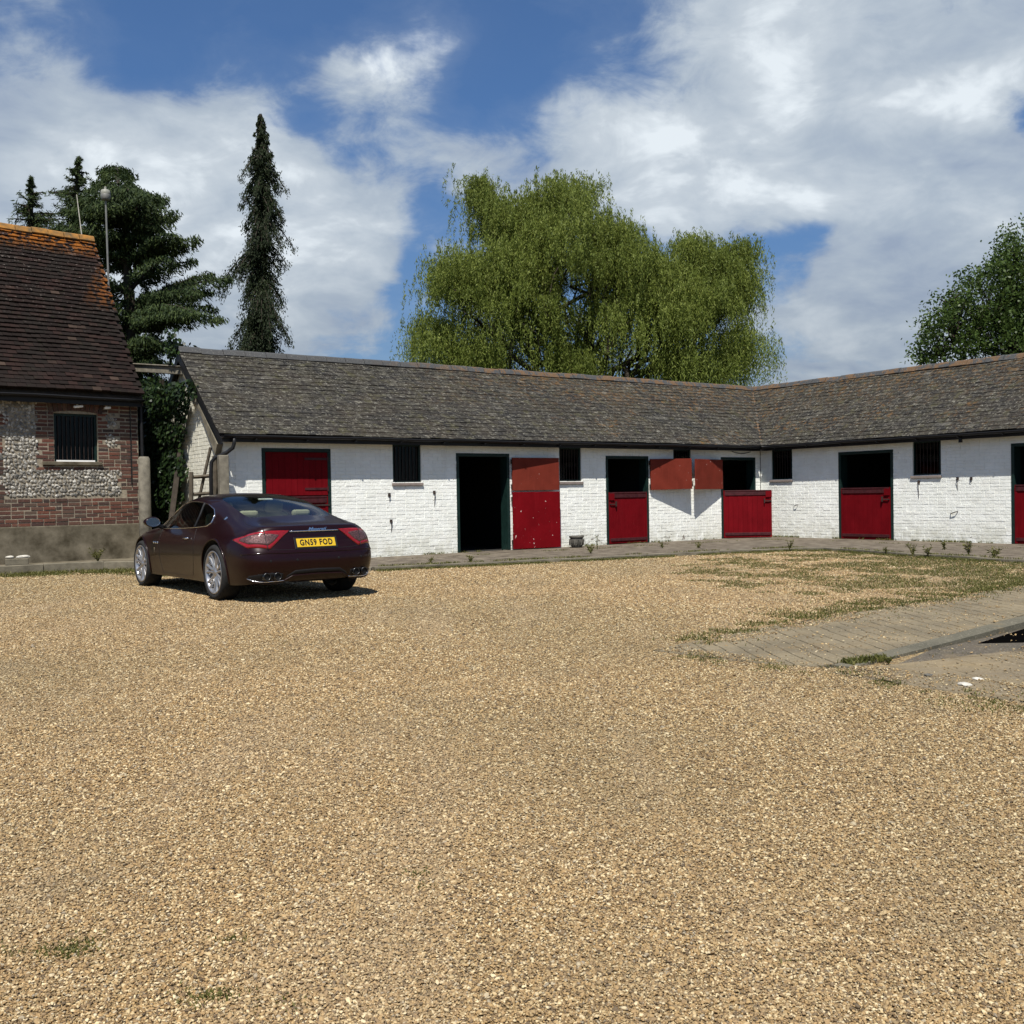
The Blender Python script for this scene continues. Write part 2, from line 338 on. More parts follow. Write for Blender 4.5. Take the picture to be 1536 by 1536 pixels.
def mk_gravel_sheet():
    m, nb, bs = new_mat('gravel_sheet'); p = pos(nb)
    v = nb.n('ShaderNodeTexVoronoi', Vector=p, Scale=62.0, Randomness=1.0)
    r_ = nb.n('ShaderNodeSeparateColor', Color=v.outputs['Color']).outputs[0]
    c = gravel_colour(nb, p, r_)
    edge = nb.mr(v.outputs['Distance'], .35, .75)
    c = nb.mix(nb.math('MULTIPLY', edge, .5), c, (.09, .066, .032))
    # moss creeping in on the right hand side by the kerb
    xy = nb.n('ShaderNodeSeparateXYZ', Vector=p)
    d = nb.n('ShaderNodeVectorMath', _operation='DISTANCE', i0=nb.n('ShaderNodeMapping', Vector=p, Scale=(1, .85, 1)).outputs[0], i1=(8.0, 15.0 * .85, 0)).outputs['Value']
    mk = nb.math('ADD', nb.mr(d, 4.6, 1.0, 0, .25), nb.math('MULTIPLY', nb.noise(p, 1.5, 6, .7), 1.0))
    mm = nb.math('MULTIPLY', nb.mr(mk, .58, .72), nb.mr(d, 5.2, 4.4))
    c = nb.mix(nb.math('MULTIPLY', mm, .75), c, (.075, .070, .018))
    setp(bs, nb, Base__Color=c, Roughness=.9)
    bump(nb, bs, nb.math('SUBTRACT', 1.0, v.outputs['Distance']), .9, .012); return m
M_gsheet = mk_gravel_sheet()
def mk_stone():
    m, nb, bs = new_mat('gravel_stone'); p = pos(nb); r_ = nb.n('ShaderNodeObjectInfo').outputs['Random']
    c = gravel_colour(nb, p, r_); c = nb.mix(nb.mr(nb.noise(p, 150, 3), .4, .7, 0, .3), c, (.2, .15, .1))
    setp(bs, nb, Base__Color=c, Roughness=.75); return m
M_gstone = mk_stone()
M_earth = simple('meadow', (.06, .075, .03), .95, var=.4, scale=2)

# ------------------------------------------------------------------ frames
L0 = Vector((-5.34, 18.81, 0)); A1 = math.atan2(.5752, .8180); LEN = 14.72
d1 = Vector((.8180, .5752, 0)); d2 = Vector((.5752, -.8180, 0)); C0 = L0 + d1 * LEN
STB = Matrix.Translation(L0) @ Matrix.Rotation(A1, 4, 'Z')
B0 = Vector((-7.45, 20.28, 0)); AB = math.atan2(.659, .752)
BRN = Matrix.Translation(B0) @ Matrix.Rotation(AB, 4, 'Z')

# ------------------------------------------------------------------ ground
def poly_sheet(name, pts, z, mat, kind='structure', thick=0):
    m = MB(); n = len(pts); V = [(x, y, z) for x, y in pts]; F = [tuple(range(n))]
    if thick:
        V += [(x, y, z - thick) for x, y in pts]; F += [(i, (i + n), ((i + 1) % n) + n, (i + 1) % n) for i in range(n)]
    m.add(V, F); o = m.build(name, mat); tag(o, kind=kind); return o
me = mesh('ground', [(-600, -600, -.03), (600, -600, -.03), (600, 600, -.03), (-600, 600, -.03)], [(0, 1, 2, 3)], M_earth)
g_ = link('ground', me); tag(g_, kind='structure')
poly_sheet('gravel_yard', [(-40, -25), (40, -25), (40, 12), (16, 27), (4, 30), (-6, 24), (-14, 24), (-40, 24)], 0, M_gsheet)
# paved apron along both wings, with kerb stones
EDGE = [(-6.5, 18.1), (-5.4, 17.55), (-2.42, 17.5), (1.68, 19.43), (3.42, 20.30), (4.89, 21.02), (5.9, 21.35), (6.55, 21.15), (6.95, 20.3), (7.35, 19.1), (8.5, 16.7), (11.6, 12.2), (14.6, 8.0)]
BK = [tuple((C0 + d2 * 17 + Vector((.1, .1, 0)))[:2]), tuple((C0 + Vector((.05, .05, 0)))[:2]), tuple((L0 + Vector((-.05, .1, 0)))[:2]), (-6.2, 19.9)]
M_pave = simple('apron_concrete', (.085, .066, .048), .95, var=.40, scale=4, bmp=.7, col2=(.125, .105, .078))
pav = poly_sheet('pavement', [(x, y) for x, y in EDGE] + BK, .05, M_pave, thick=.08)
kerb_line = []
for (a, c) in zip(EDGE[:-1], EDGE[1:]):
    a = Vector(a + (0,)); c = Vector(c + (0,)); n = max(1, round((c - a).length / .9))
    for k in range(n):
        p0 = a.lerp(c, k / n); p1 = a.lerp(c, (k + 1) / n); ln = (p1 - p0).length - .012
        mb = MB(); mb.box(0, ln, -.13, .05, -.05, .058 + random.uniform(-.006, .006)); kerb_line.append((p0, p1))
        mb.build('kerb_stone', M_kerbm, pav, loc=p0 + Vector((0, 0, random.uniform(-.004, .006))), rot=(0, 0, math.atan2(p1.y - p0.y, p1.x - p0.x) + random.uniform(-.006, .006)))

# ------------------------------------------------------------------ wall + brick builder
unit_brick = {}
def brick_mesh(key, mat):
    if key not in unit_brick:
        i = .035; V = [(0, 0, 0), (1, 0, 0), (1, 0, 1), (0, 0, 1), (i * .5, -1, i), (1 - i * .5, -1, i * 1.4), (1 - i * .5, -1, 1 - i * 1.4), (i * .5, -1, 1 - i)]
        F = [(4, 5, 6, 7), (0, 1, 5, 4), (1, 2, 6, 5), (2, 3, 7, 6), (3, 0, 4, 7)]
        unit_brick[key] = (mesh('brick', V, F, mat), V, F)
    return unit_brick[key]
def place_pieces(items, proto, parent, name, limit=300, wm=None):
    """items: (x, y, z, sx, sy, sz, rot_y); nearest ones to the viewer's side are objects, the rest one mesh"""
    me, V, F = proto; key = lambda q: ((wm @ Vector(q[:3])) - Vector((0, 0, 1.25))).length if wm else 0
    items = sorted(items, key=key); c = 0
    for q in items[:limit]:
        link(name, me, parent, q[:3], (0, q[6], 0), q[3:6])
    mb = MB()
    for q in items[limit:]:
        ca, sa = math.cos(q[6]), math.sin(q[6])
        W = []
        for v in V:
            x, y, z = v[0] * q[3], v[1] * q[4], v[2] * q[5]
            W.append((q[0] + x * ca + z * sa, q[1] + y, q[2] - x * sa + z * ca))
        mb.add(W, F)
    if mb.V: tag(mb.build(name, me.materials[0], parent), kind='stuff')
def wall_core(L, H, T, ops, top=None):
    xs = sorted({0, L} | {v for o in ops for v in (o[0], o[1])}); mb = MB()
    for x0, x1 in zip(xs[:-1], xs[1:]):
        zs = [(0, H)]
        for o in ops:
            if o[0] <= x0 + 1e-6 and o[1] >= x1 - 1e-6:
                nz = []
                for z0, z1 in zs:
                    if o[3] <= z0 or o[2] >= z1: nz.append((z0, z1)); continue
                    if o[2] > z0 + 1e-4: nz.append((z0, o[2]))
                    if o[3] < z1 - 1e-4: nz.append((o[3], z1))
                zs = nz
        for z0, z1 in zs: mb.box(x0, x1, 0, T, z0, z1)
    return mb
def brick_rects(L, H, ops, ztop=None, z_start=0.0, inside=None, course=.075, bl=.225):
    out = []; k = 0; z = z_start
    while z + course <= H + .03:
        off = (k % 2) * bl * .5; x = -off
        while x < L:
            w = bl if random.random() > .12 else bl * .5
            segs = [(max(0, x), min(L, x + w))]
            for o in ops:
                if o[2] - .02 < z + course * .5 < o[3] + .02:
                    ns = []
                    for a, c in segs:
                        if o[1] <= a or o[0] >= c: ns.append((a, c)); continue
                        if o[0] > a: ns.append((a, o[0]))
                        if o[1] < c: ns.append((o[1], c))
                    segs = ns
            for a, c in segs:
                if c - a > .03:
                    zt = course
                    if ztop is not None and z + course > min(ztop(a), ztop(c)): continue
                    if inside is None or inside((a + c) / 2, z + course / 2): out.append((a, z, c - a, zt))
            x += w
        z += course; k += 1
    return out

stable = empty('stable_block', L0, A1)
tag(stable, 'long white painted brick stable block in an L shape with slate roof and red doors', 'stable')
SXR = R(-90)
LW_OPS = [(.76, 2.14, .02, 2.21), (3.55, 4.22, 1.56, 2.36), (5.11, 6.44, .02, 2.16), (7.88, 8.53, 1.56, 2.36), (9.30, 10.60, .02, 2.14), (11.50, 12.12, 1.56, 2.36), (13.22, 14.48, .02, 2.14)]
RW_OPS = [(.37, 1.06, 1.56, 2.36), (2.54, 4.02, .02, 2.17), (4.55, 5.26, 1.56, 2.36), (6.93, 8.3, .02, 2.16)]
RLEN = 13.0
def build_wall(name, origin, rz, L, H, ops, mat, ztop=None, T=.24):
    w = wall_core(L, H, T, ops)
    if ztop:
        w = MB(); n = 24
        V = [(0, 0, 0), (L, 0, 0)] + [(L * (1 - i / n), 0, ztop(L * (1 - i / n))) for i in range(n + 1)]; k = len(V)
        w.add(V + [(x, T, z) for x, y, z in V], [tuple(range(k)), tuple(range(2 * k - 1, k - 1, -1))] + [(i, i + k, (i + 1) % k + k, (i + 1) % k) for i in range(k)])
    wo = w.build(name, mat, stable, loc=origin, rot=(0, 0, rz))
    wm = STB @ Matrix.Translation(origin) @ Matrix.Rotation(rz, 4, 'Z')
    its = []
    for (x, z, l, h) in brick_rects(L, H, ops, ztop):
        dp = max(.003, random.gauss(.007, .0018)); g = random.uniform(.004, .009)
        its.append((x + g / 2, 0, z + .003, l - g, dp, h - g, random.gauss(0, .006)))
    place_pieces(its, brick_mesh(mat.name, mat), wo, 'brick', {'front_wall': 145, 'side_wall': 110, 'gable_wall': 45}[name], wm)
    return wo
build_wall('front_wall', (0, 0, 0), 0, LEN - .012, 2.46, LW_OPS, M_white)
build_wall('side_wall', (LEN, -.012, 0), SXR, RLEN, 2.46, RW_OPS, M_white)
RS = .769; ZE = 2.47
def zro(y): return ZE + (min(y, 4.2 - y) + .28) * RS
build_wall('gable_wall', (0, 4.2, 0), SXR, 4.2, 4.3, [], M_cream, ztop=lambda x: zro(4.2 - x) - .12)
# the unseen walls and inside
mb = MB(); mb.box(0, LEN + 4.2, 4.0, 4.2, 0, 2.5); mb.box(LEN + 4.0, LEN + 4.2, -RLEN, 4.0, 0, 2.5); mb.box(LEN + .24, LEN + 4.0, -RLEN, -RLEN + .2, 0, 2.5)
mb.build('back_wall', M_mortar, stable)
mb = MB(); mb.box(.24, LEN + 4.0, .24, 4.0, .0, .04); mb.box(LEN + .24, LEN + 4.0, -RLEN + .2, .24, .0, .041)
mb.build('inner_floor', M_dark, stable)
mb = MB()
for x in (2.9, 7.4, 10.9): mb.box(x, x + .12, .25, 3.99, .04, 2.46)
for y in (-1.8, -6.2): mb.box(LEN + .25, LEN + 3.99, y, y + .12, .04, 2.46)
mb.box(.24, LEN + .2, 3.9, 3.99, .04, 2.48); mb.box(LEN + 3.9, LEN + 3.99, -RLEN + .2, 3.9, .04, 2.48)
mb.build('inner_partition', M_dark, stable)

# ------------------------------------------------------------------ roof of the stable
PZ = math.atan(RS); SL = math.hypot(2.38, 2.38 * RS)
def sag(x, y, s=0): return .022 * noise.noise(Vector((x * .35 + s, y * .6, 3.1 + s))) + .010 * noise.noise(Vector((x * 1.3, y * 1.7, s)))
mb = MB()
def rz_(y): return ZE + (y + .28) * RS
X1 = LEN
# structural roof slabs (boards under the slates): left front, right front, backs
def slab(P, t=.05):
    V = [Vector(p) for p in P]; n = len(V); mb.add([v for v in V] + [v - Vector((0, 0, t)) for v in V], [tuple(range(n)), tuple(range(2 * n - 1, n - 1, -1))] + [(i, i + n, (i + 1) % n + n, (i + 1) % n) for i in range(n)])
dz = -.035
slab([(-.12, -.26, rz_(-.26) + dz), (X1 - .26, -.26, rz_(-.26) + dz), (X1 + 2.1, 2.1, rz_(2.1) + dz), (-.12, 2.1, rz_(2.1) + dz)])
slab([(X1 - .26, -.26, rz_(-.26) + dz), (X1 - .26, -RLEN - .1, rz_(-.26) + dz), (X1 + 2.1, -RLEN - .1, rz_(2.1) + dz), (X1 + 2.1, 2.1, rz_(2.1) + dz)])
slab([(-.12, 2.1, rz_(2.1) + dz), (X1 + 2.1, 2.1, rz_(2.1) + dz), (X1 + 4.46, 4.46, rz_(-.26) + dz), (-.12, 4.46, rz_(-.26) + dz)])
slab([(X1 + 2.1, 2.1, rz_(2.1) + dz), (X1 + 2.1, -RLEN - .1, rz_(2.1) + dz), (X1 + 4.46, -RLEN - .1, rz_(-.26) + dz), (X1 + 4.46, 4.46, rz_(-.26) + dz)])
roof = mb.build('roof', M_woodd, stable)
SW, SG, STH = .225, .155, .007
V_sl = [(0, 0, 0), (1, 0, 0), (1, 1, 0), (0, 1, 0), (0, 0, -1), (1, 0, -1)]; F_sl = [(0, 1, 2, 3), (4, 5, 1, 0)]
def box8(a0, a1, b0, b1, t): return [(a0, b0, t), (a1, b0, t), (a1, b1, 0), (a0, b1, 0), (a0, b0, 0), (a1, b0, 0), (a1, b1, -.002), (a0, b1, -.002)]
BOXF = [(0, 1, 2, 3), (4, 5, 1, 0), (5, 6, 2, 1), (7, 4, 0, 3)]
slate_me = mesh('slate', box8(0, 1, 0, 1, 1), BOXF, M_slate)
def lay_slates(frame, a_min, a_max, valley, seed):
    """frame maps (a, b, h): along eave, up slope, normal -> stable-local"""
    singles = []; rest = MB(); rows = int(SL / SG); rr = random.Random(seed)
    for k in range(rows + 1):
        b0 = k * SG; b1 = min(b0 + SG * 1.7, SL + .01); a = a_min - (k % 2) * SW / 2
        while a < a_max:
            y = -.28 + b0 * math.cos(PZ); y1 = -.28 + b1 * math.cos(PZ); lim0 = valley(y); lim1 = valley(y1)
            w = SW * rr.uniform(.94, 1.06); A0, A1_ = max(a, a_min), a + w - .005; h = sag(a, b0, seed) + rr.uniform(0, .005)
            dr = rr.gauss(0, .006); t = STH + .010
            if lim0 is not None:
                lo, hi = lim0 if isinstance(lim0, tuple) else (lim0, None)
            cut = False
            if seed == 1:
                if A0 > lim0: break
                if A1_ > lim0: cut = True
            else:
                if A1_ < lim0: a += w; continue
                if A0 < lim0: cut = True
            if cut:
                P = box8(A0, A1_, b0, b1, t)
                Q = [((min(p[0], lim0 + (p[1] - b0) * math.cos(PZ)) if seed == 1 else max(p[0], lim0 - (p[1] - b0) * math.cos(PZ))), p[1], p[2] + h) for p in P]
                rest.add([frame @ Vector(q) for q in Q], BOXF)
            else:
                Mx = frame @ Matrix.Translation((A0, b0 + dr, h)) @ Matrix.Rotation(rr.gauss(0, .008), 4, 'Z') @ Matrix.Diagonal((A1_ - A0, b1 - b0, t, 1))
                singles.append(Mx)
            a += w
    return singles, rest
frL = Matrix.Translation((0, -.28, ZE)) @ Matrix.Rotation(PZ, 4, 'X')
frR = Matrix.Translation((LEN, 0, 0)) @ Matrix.Rotation(SXR, 4, 'Z') @ frL
S1, R1 = lay_slates(frL, -.16, LEN + 3, lambda y: LEN + y, 1)
S2, R2 = lay_slates(frR, -3, RLEN, lambda y: -y, 2)
allS = sorted(S1 + S2, key=lambda M: ((STB @ M).translation - Vector((0, 0, 1.25))).length)
for M_ in allS[:300]:
    o = link('slate', slate_me, roof); o.matrix_local = M_
for r_ in (R2,): R1.add(r_.V, r_.F)
R1.R = [random.random() for _ in range(len(R1.F) // 4) for _ in range(4)]
for M_ in allS[300:]: R1.add([M_ @ Vector(v) for v in box8(0, 1, 0, 1, 1)], BOXF)
tag(R1.build('slate', M_slate, roof), kind='stuff')
# ridge tiles
def ridge_run(p0, p1, step, par, mat, name='ridge_tile', wdt=.13, hh=.085, drop=.10, sg=True):
    p0 = Vector(p0); p1 = Vector(p1); n = round((p1 - p0).length / step); ang = math.atan2(p1.y - p0.y, p1.x - p0.x); l = (p1 - p0).length / n
    prof = [(-wdt, -drop), (-.075, -.005), (-.035, .022), (0, .03), (.035, .022), (.075, -.005), (wdt, -drop)]
    prof2 = [(x * .88, z - .02) for x, z in prof]; k = len(prof); V = []
    for x in (0, l - .012): V += [(x, a, c) for a, c in prof] + [(x, a, c) for a, c in prof2]
    F = [(i, i + 1, 2 * k + i + 1, 2 * k + i) for i in range(k - 1)] + [(i, k + i, k + i + 1, i + 1) for i in range(k - 1)] + [(2 * k + i, 2 * k + i + 1, 3 * k + i + 1, 3 * k + i) for i in range(k - 1)] + [(0, 2 * k, 3 * k, k), (k - 1, 2 * k - 1, 4 * k - 1, 3 * k - 1)]
    me = mesh(name, V, F, mat)
    for i in range(n):
        p = p0.lerp(p1, i / n); dzz = (sag(p.x * 1.0, 2.1, 1) if sg else 0) + random.uniform(-.006, .008)
        link(name, me, par, p + Vector((0, 0, dzz)), (0, random.gauss(0, .008), ang + random.gauss(0, .008)))
RZ = rz_(2.1) + .05
ridge_run((-.16, 2.1, RZ), (X1 + 2.1, 2.1, RZ), .46, roof, M_ridge)
ridge_run((X1 + 2.1, 2.1 + .05, RZ), (X1 + 2.1, -RLEN, RZ), .46, roof, M_ridge)
# valley lining
mb = MB()
for k in range(12):
    t0, t1 = k / 12, (k + 1) / 12; P = []
    for t in (t0, t1):
        y = -.26 + t * 2.36; z = rz_(y) + .018
        P += [Vector((X1 + y - .035, y + .035, z)), Vector((X1 + y + .035, y - .035, z + .0))]
    mb.add([P[0], P[1], P[3], P[2]], [(0, 1, 2, 3)])
M_valley = mk_ridge('valley_mortar', (.04, .037, .03), (.12, .06, .02)); mb.build('valley', M_valley, roof)
# eaves: fascia, gutters, brackets, downpipe
def gutter(mb, p0, p1, r=.058, n=40):
    p0 = Vector(p0); p1 = Vector(p1); d = (p1 - p0).normalized(); s = Vector((-d.y, d.x, 0)); V = []; F = []
    for i in range(n + 1):
        p = p0.lerp(p1, i / n) + Vector((0, 0, .012 * noise.noise(Vector((i * .31, 2, 5)))))
        for j in range(7):
            a = math.pi * j / 6; V.append(p + s * (math.cos(a) * r) - Vector((0, 0, math.sin(a) * r)))
        for j in range(7):
            a = math.pi * (6 - j) / 6; V.append(p + s * (math.cos(a) * (r - .006)) - Vector((0, 0, math.sin(a) * (r - .006))))
    for i in range(n):
        for j in range(14): F.append((i * 14 + j, i * 14 + (j + 1) % 14, (i + 1) * 14 + (j + 1) % 14, (i + 1) * 14 + j))
    F += [tuple(range(14)), tuple(n * 14 + j for j in range(14))]
    mb.add(V, F)
mb = MB(); gutter(mb, (-.10, -.32, 2.458), (X1 - .33, -.32, 2.452)); mb.build('gutter', M_black, stable, True)
mb = MB(); gutter(mb, (X1 - .32, -.38, 2.452), (X1 - .32, -RLEN, 2.456)); mb.build('gutter', M_black, stable, True)
mb = MB(); mb.box(-.1, X1 - .25, -.245, -.225, 2.33, 2.452); mb.build('fascia', M_black, stable)
mb = MB(); mb.box(X1 - .247, X1 - .225, -RLEN, -.247, 2.33, 2.452); mb.build('fascia', M_black, stable)
mb = MB(); mb.box(-.1, X1 - .02, -.224, -.012, 2.398, 2.41); mb.box(X1 - .224, X1 - .012, -RLEN, -.23, 2.398, 2.41); mb.build('soffit', M_dark, stable)
for i in range(14):
    mb = MB(); mb.box(0, .03, -.36, -.246, 2.372, 2.392); mb.build('gutter_bracket', M_black, stable, loc=(.5 + i * 1.02, 0, 0))
for i in range(12):
    mb = MB(); mb.box(X1 - .36, X1 - .248, 0, .03, 2.372, 2.392); mb.build('gutter_bracket', M_black, stable, loc=(0, -.8 - i * 1.02, 0))
mb = MB(); mb.tube([(.10, -.32, 2.42), (.10, -.32, 2.30), (.08, -.30, 2.22), (-.02, -.24, 2.13), (-.20, -.14, 2.04), (-.26, -.11, 1.96), (-.27, -.10, 1.7), (-.27, -.10, .1)], .036, 10)
mb.build('downpipe', M_black, stable, True)
mb = MB(); mb.box(X1 - .30, X1 - .24, -5.94, -5.88, 2.26, 2.36); mb.build('bracket', M_black, stable)
# verge (barge) boards on the gable
mb = MB()
for s in (0, 1):
    ya, yb = (-.30, 2.1) if s == 0 else (4.5, 2.1); za, zb_ = rz_(-.30) - .05, rz_(2.1) - .05
    mb.add([(-.15, ya, za), (-.15, yb, zb_), (-.15, yb, zb_ - .17), (-.15, ya, za - .13), (-.12, ya, za), (-.12, yb, zb_), (-.12, yb, zb_ - .17), (-.12, ya, za - .13)],
           [(0, 1, 2, 3), (7, 6, 5, 4), (0, 4, 5, 1), (3, 2, 6, 7), (0, 3, 7, 4)])
mb.build('bargeboard', M_black, stable)
mb = MB()
mb.add([(-.117, -.02, 2.30), (-.117, 1.9, 3.86), (-.117, 1.9, 3.76), (-.117, .9, 2.94), (-.117, .1, 2.1), (-.0, -.02, 2.30), (-.0, 1.9, 3.86), (-.0, 1.9, 3.76), (-.0, .9, 2.94), (-.0, .1, 2.1)], [(0, 1, 2, 3, 4), (0, 5, 6, 1), (2, 7, 8, 3), (3, 8, 9, 4), (4, 9, 5, 0)])
mb.build('verge_mortar', M_kerbm, stable)

# ------------------------------------------------------------------ doors and windows
def frame_at(w): return ((0, 0, 0), 0) if w == 'L' else ((LEN, 0, 0), SXR)
def at(w, x, y=0, z=0):
    return Vector((x, y, z)) if w == 'L' else Vector((LEN + y, -x, z))
def door_frame(w, x0, x1, z1):
    mb = MB(); t = .07; y0, y1 = -.018, .25
    mb.box(x0, x0 + t, y0, y1, .05, z1 - t); mb.box(x1 - t, x1, y0, y1, .05, z1 - t); mb.box(x0, x1, y0, y1, z1 - t, z1)
    fr = mb.build('door_frame', M_green, stable, loc=frame_at(w)[0], rot=(0, 0, frame_at(w)[1]), bevel=.006)
    return fr
def leaf(w, hx, z0, z1, width, ang, hand, mat, style='board', y=-.005, drop=0):
    """a door leaf. hand +1: extends to +x from the hinge when shut; ang: how far it is swung out"""
    base, rz = frame_at(w)
    a = -ang * hand
    mb = MB(); X = (0, width) if hand > 0 else (-width, 0); h = z1 - z0
    mb.box(X[0], X[1], .006, .034, 0, h)
    d = mb.build('stable_door', mat, stable, loc=at(w, hx, y, z0), rot=(0, drop, rz + a), bevel=.003)
    n = max(6, round(width / .125)); bw = width / n
    bm_ = mesh('board', *_boxvf(0, bw - .0035, -.012, .0055, .002, h - .002), mat)
    if style != 'sheet':
        for i in range(n): link('board', bm_, d, (X[0] + i * bw + .003, random.uniform(-.0015, .0015), 0))
    else:
        mb = MB(); mb.box(X[0], X[1], -.006, .0055, .0, h); mb.build('sheet_lining', mat, d, bevel=.004)
    far = X[1] if hand > 0 else X[0]
    if style == 'lower':
        for (za, zb2) in ((h - .035, h), (h - .135, h - .05), (.055, .125)):
            m2 = MB(); m2.box(X[0] + .03, X[1] - .03, -.030, -.0125, za, zb2); m2.build('iron_strap' if za < h - .04 else 'top_rail', M_maroon, d, bevel=.004)
        m2 = MB(); m2.box(X[0] + .005, X[0] + .06, -.022, -.0125, .0, h - .04); m2.build('edge_strip', mat, d)
        m2 = MB(); m2.box(X[1] - .06, X[1] - .005, -.022, -.0125, .0, h - .04); m2.build('edge_strip', mat, d)
        bx = far - hand * .20
        m2 = MB(); m2.box(min(bx, far - hand * .01), max(bx, far - hand * .01), -.045, -.031, h - .30, h - .275); m2.box(bx - .012, bx + .012, -.07, -.03, h - .34, h - .22); m2.build('bolt', M_iron, d)
        m2 = MB(); m2.box(min(far, far - hand * .16), max(far, far - hand * .16), -.040, -.031, h - .19, h - .03); m2.build('corner_plate', mat, d)
    if style in ('board',):
        for zz in (h * .15, h * .85):
            m2 = MB(); m2.box(min(0, hand * width * .38), max(0, hand * width * .38), -.024, -.0125, zz - .022, zz + .022); m2.tube([(0, -.02, zz - .05), (0, -.02, zz + .05)], .016, 8); m2.build('strap_hinge', M_maroon, d)
    if style == 'sheet':
        m2 = MB()
        for zz in (h * .12, h * .88): m2.tube([(-hand * .012, .0, zz - .05), (-hand * .012, .0, zz + .05)], .016, 8)
        m2.build('hinge', M_iron, d)
    return d
def _boxvf(*a): m = MB(); m.box(*a); return m.V, m.F
# door 1, shut, both leaves
door_frame('L', .74, 2.16, 2.24)
leaf('L', 2.085, 1.33, 2.165, 1.27, 0, -1, M_red); leaf('L', 2.085, .06, 1.315, 1.27, 0, -1, M_red, 'lower')
mb = MB(); mb.box(1.70, 2.12, -.036, -.029, 1.12, 1.15); mb.build('door_bar', M_iron, stable)
# door 2, both leaves wide open against the wall
door_frame('L', 5.08, 6.47, 2.19)
leaf('L', 6.50, 1.37, 2.10, 1.24, R(176), -1, M_rust, 'sheet', -.06); leaf('L', 6.50, .07, 1.335, 1.24, R(175), -1, M_redc, 'sheet', -.06)
# door 3, lower leaf shut, upper leaf swung open
door_frame('L', 9.27, 10.64, 2.17)
leaf('L', 10.565, .07, 1.30, 1.225, 0, -1, M_red, 'lower'); leaf('L', 10.66, 1.34, 2.10, 1.20, R(169), -1, M_rust, 'sheet', -.055, R(.7))
# door 4, lower leaf ajar, upper open the other way
door_frame('L', 13.19, 14.51, 2.17)
leaf('L', 13.27, .07, 1.30, 1.25, R(37), 1, M_red, 'lower'); leaf('L', 13.17, 1.34, 2.10, 1.27, R(168), 1, M_rust, 'sheet', -.055)
# right wing doors
door_frame('R', 2.51, 4.05, 2.20); leaf('R', 2.585, .06, 1.31, 1.39, 0, 1, M_red, 'lower')
door_frame('R', 6.90, 8.33, 2.19); leaf('R', 6.975, .06, 1.31, 1.28, 0, 1, M_red, 'lower')
def window(w, x0, x1, z0, z1):
    base, rz = frame_at(w); t = .045
    mb = MB(); ya, yb = .03, .09
    mb.box(x0, x0 + t, ya, yb, z0, z1); mb.box(x1 - t, x1, ya, yb, z0, z1); mb.box(x0 + t, x1 - t, ya, yb, z0, z0 + t); mb.box(x0 + t, x1 - t, ya, yb, z1 - t, z1)
    f = mb.build('window', M_green, stable, loc=base, rot=(0, 0, rz))
    n = 7; bar = mesh('bar', *(lambda m: (m.tube([(0, 0, z0 + t), (0, 0, z1 - t)], .007, 6), (m.V, m.F))[1])(MB()), M_iron)
    for i in range(n): link('bar', bar, f, (x0 + t + (x1 - x0 - 2 * t) * (i + .5) / n, .045, 0))
    m2 = MB(); m2.box(x0 + t, x1 - t, .062, .066, z0 + t, z1 - t); m2.build('pane', M_pane, f)
    m2 = MB(); m2.box(x0 - .03, x1 + .03, -.045, .028, z0 - .06, z0 - .002); m2.build('window_sill', M_sill, f, bevel=.006)
for o in LW_OPS:
    if o[2] > 1: window('L', o[0], o[1], o[2], o[3])
for o in RW_OPS:
    if o[2] > 1: window('R', o[0], o[1], o[2], o[3])
# iron hooks, tie rings and the like on the walls
def hook(w, x, z, ln, tilt=0):
    mb = MB(); mb.box(-.028, .028, -.024, -.009, -.035, .03); mb.tube([(0, -.02, 0), (.0, -.05, -.02), (0, -.035, -ln * .4), (0, -.018, -ln)], [.010, .009, .007, .004], 6)
    mb.build('iron_hook', M_iron, stable, loc=at(w, x, 0, z), rot=(0, tilt, frame_at(w)[1]))
for q in (('L', 3.45, 1.32, .14), ('L', 4.52, 1.36, .30), ('L', 3.48, .78, .22), ('R', 4.72, 1.42, .38), ('R', 5.68, 1.48, .26), ('R', 6.0, 1.47, .12)): hook(*q)
mb = MB(); mb.tube([(0, -.012, 0), (.03, -.05, .01), (.15, -.055, .05), (.18, -.012, .06)], .011, 6); mb.build('iron_handle', M_iron, stable, loc=at('R', 5.50, 0, .68), rot=(0, 0, SXR))
mb = MB(); mb.tube([(0, -.012, 0), (.03, -.05, .01), (.11, -.055, .03), (.13, -.012, .04)], .009, 6); mb.build('iron_handle', M_iron, stable, loc=at('R', 1.12, 0, .86), rot=(0, 0, SXR))
mb = MB(); pts = [(13.6 + i * .09, -.02 - .01 * (i % 2), 2.32 - .05 * math.sin(math.pi * i / 8)) for i in range(9)]; mb.tube(pts, .009, 6); mb.build('cable', M_black, stable, True)

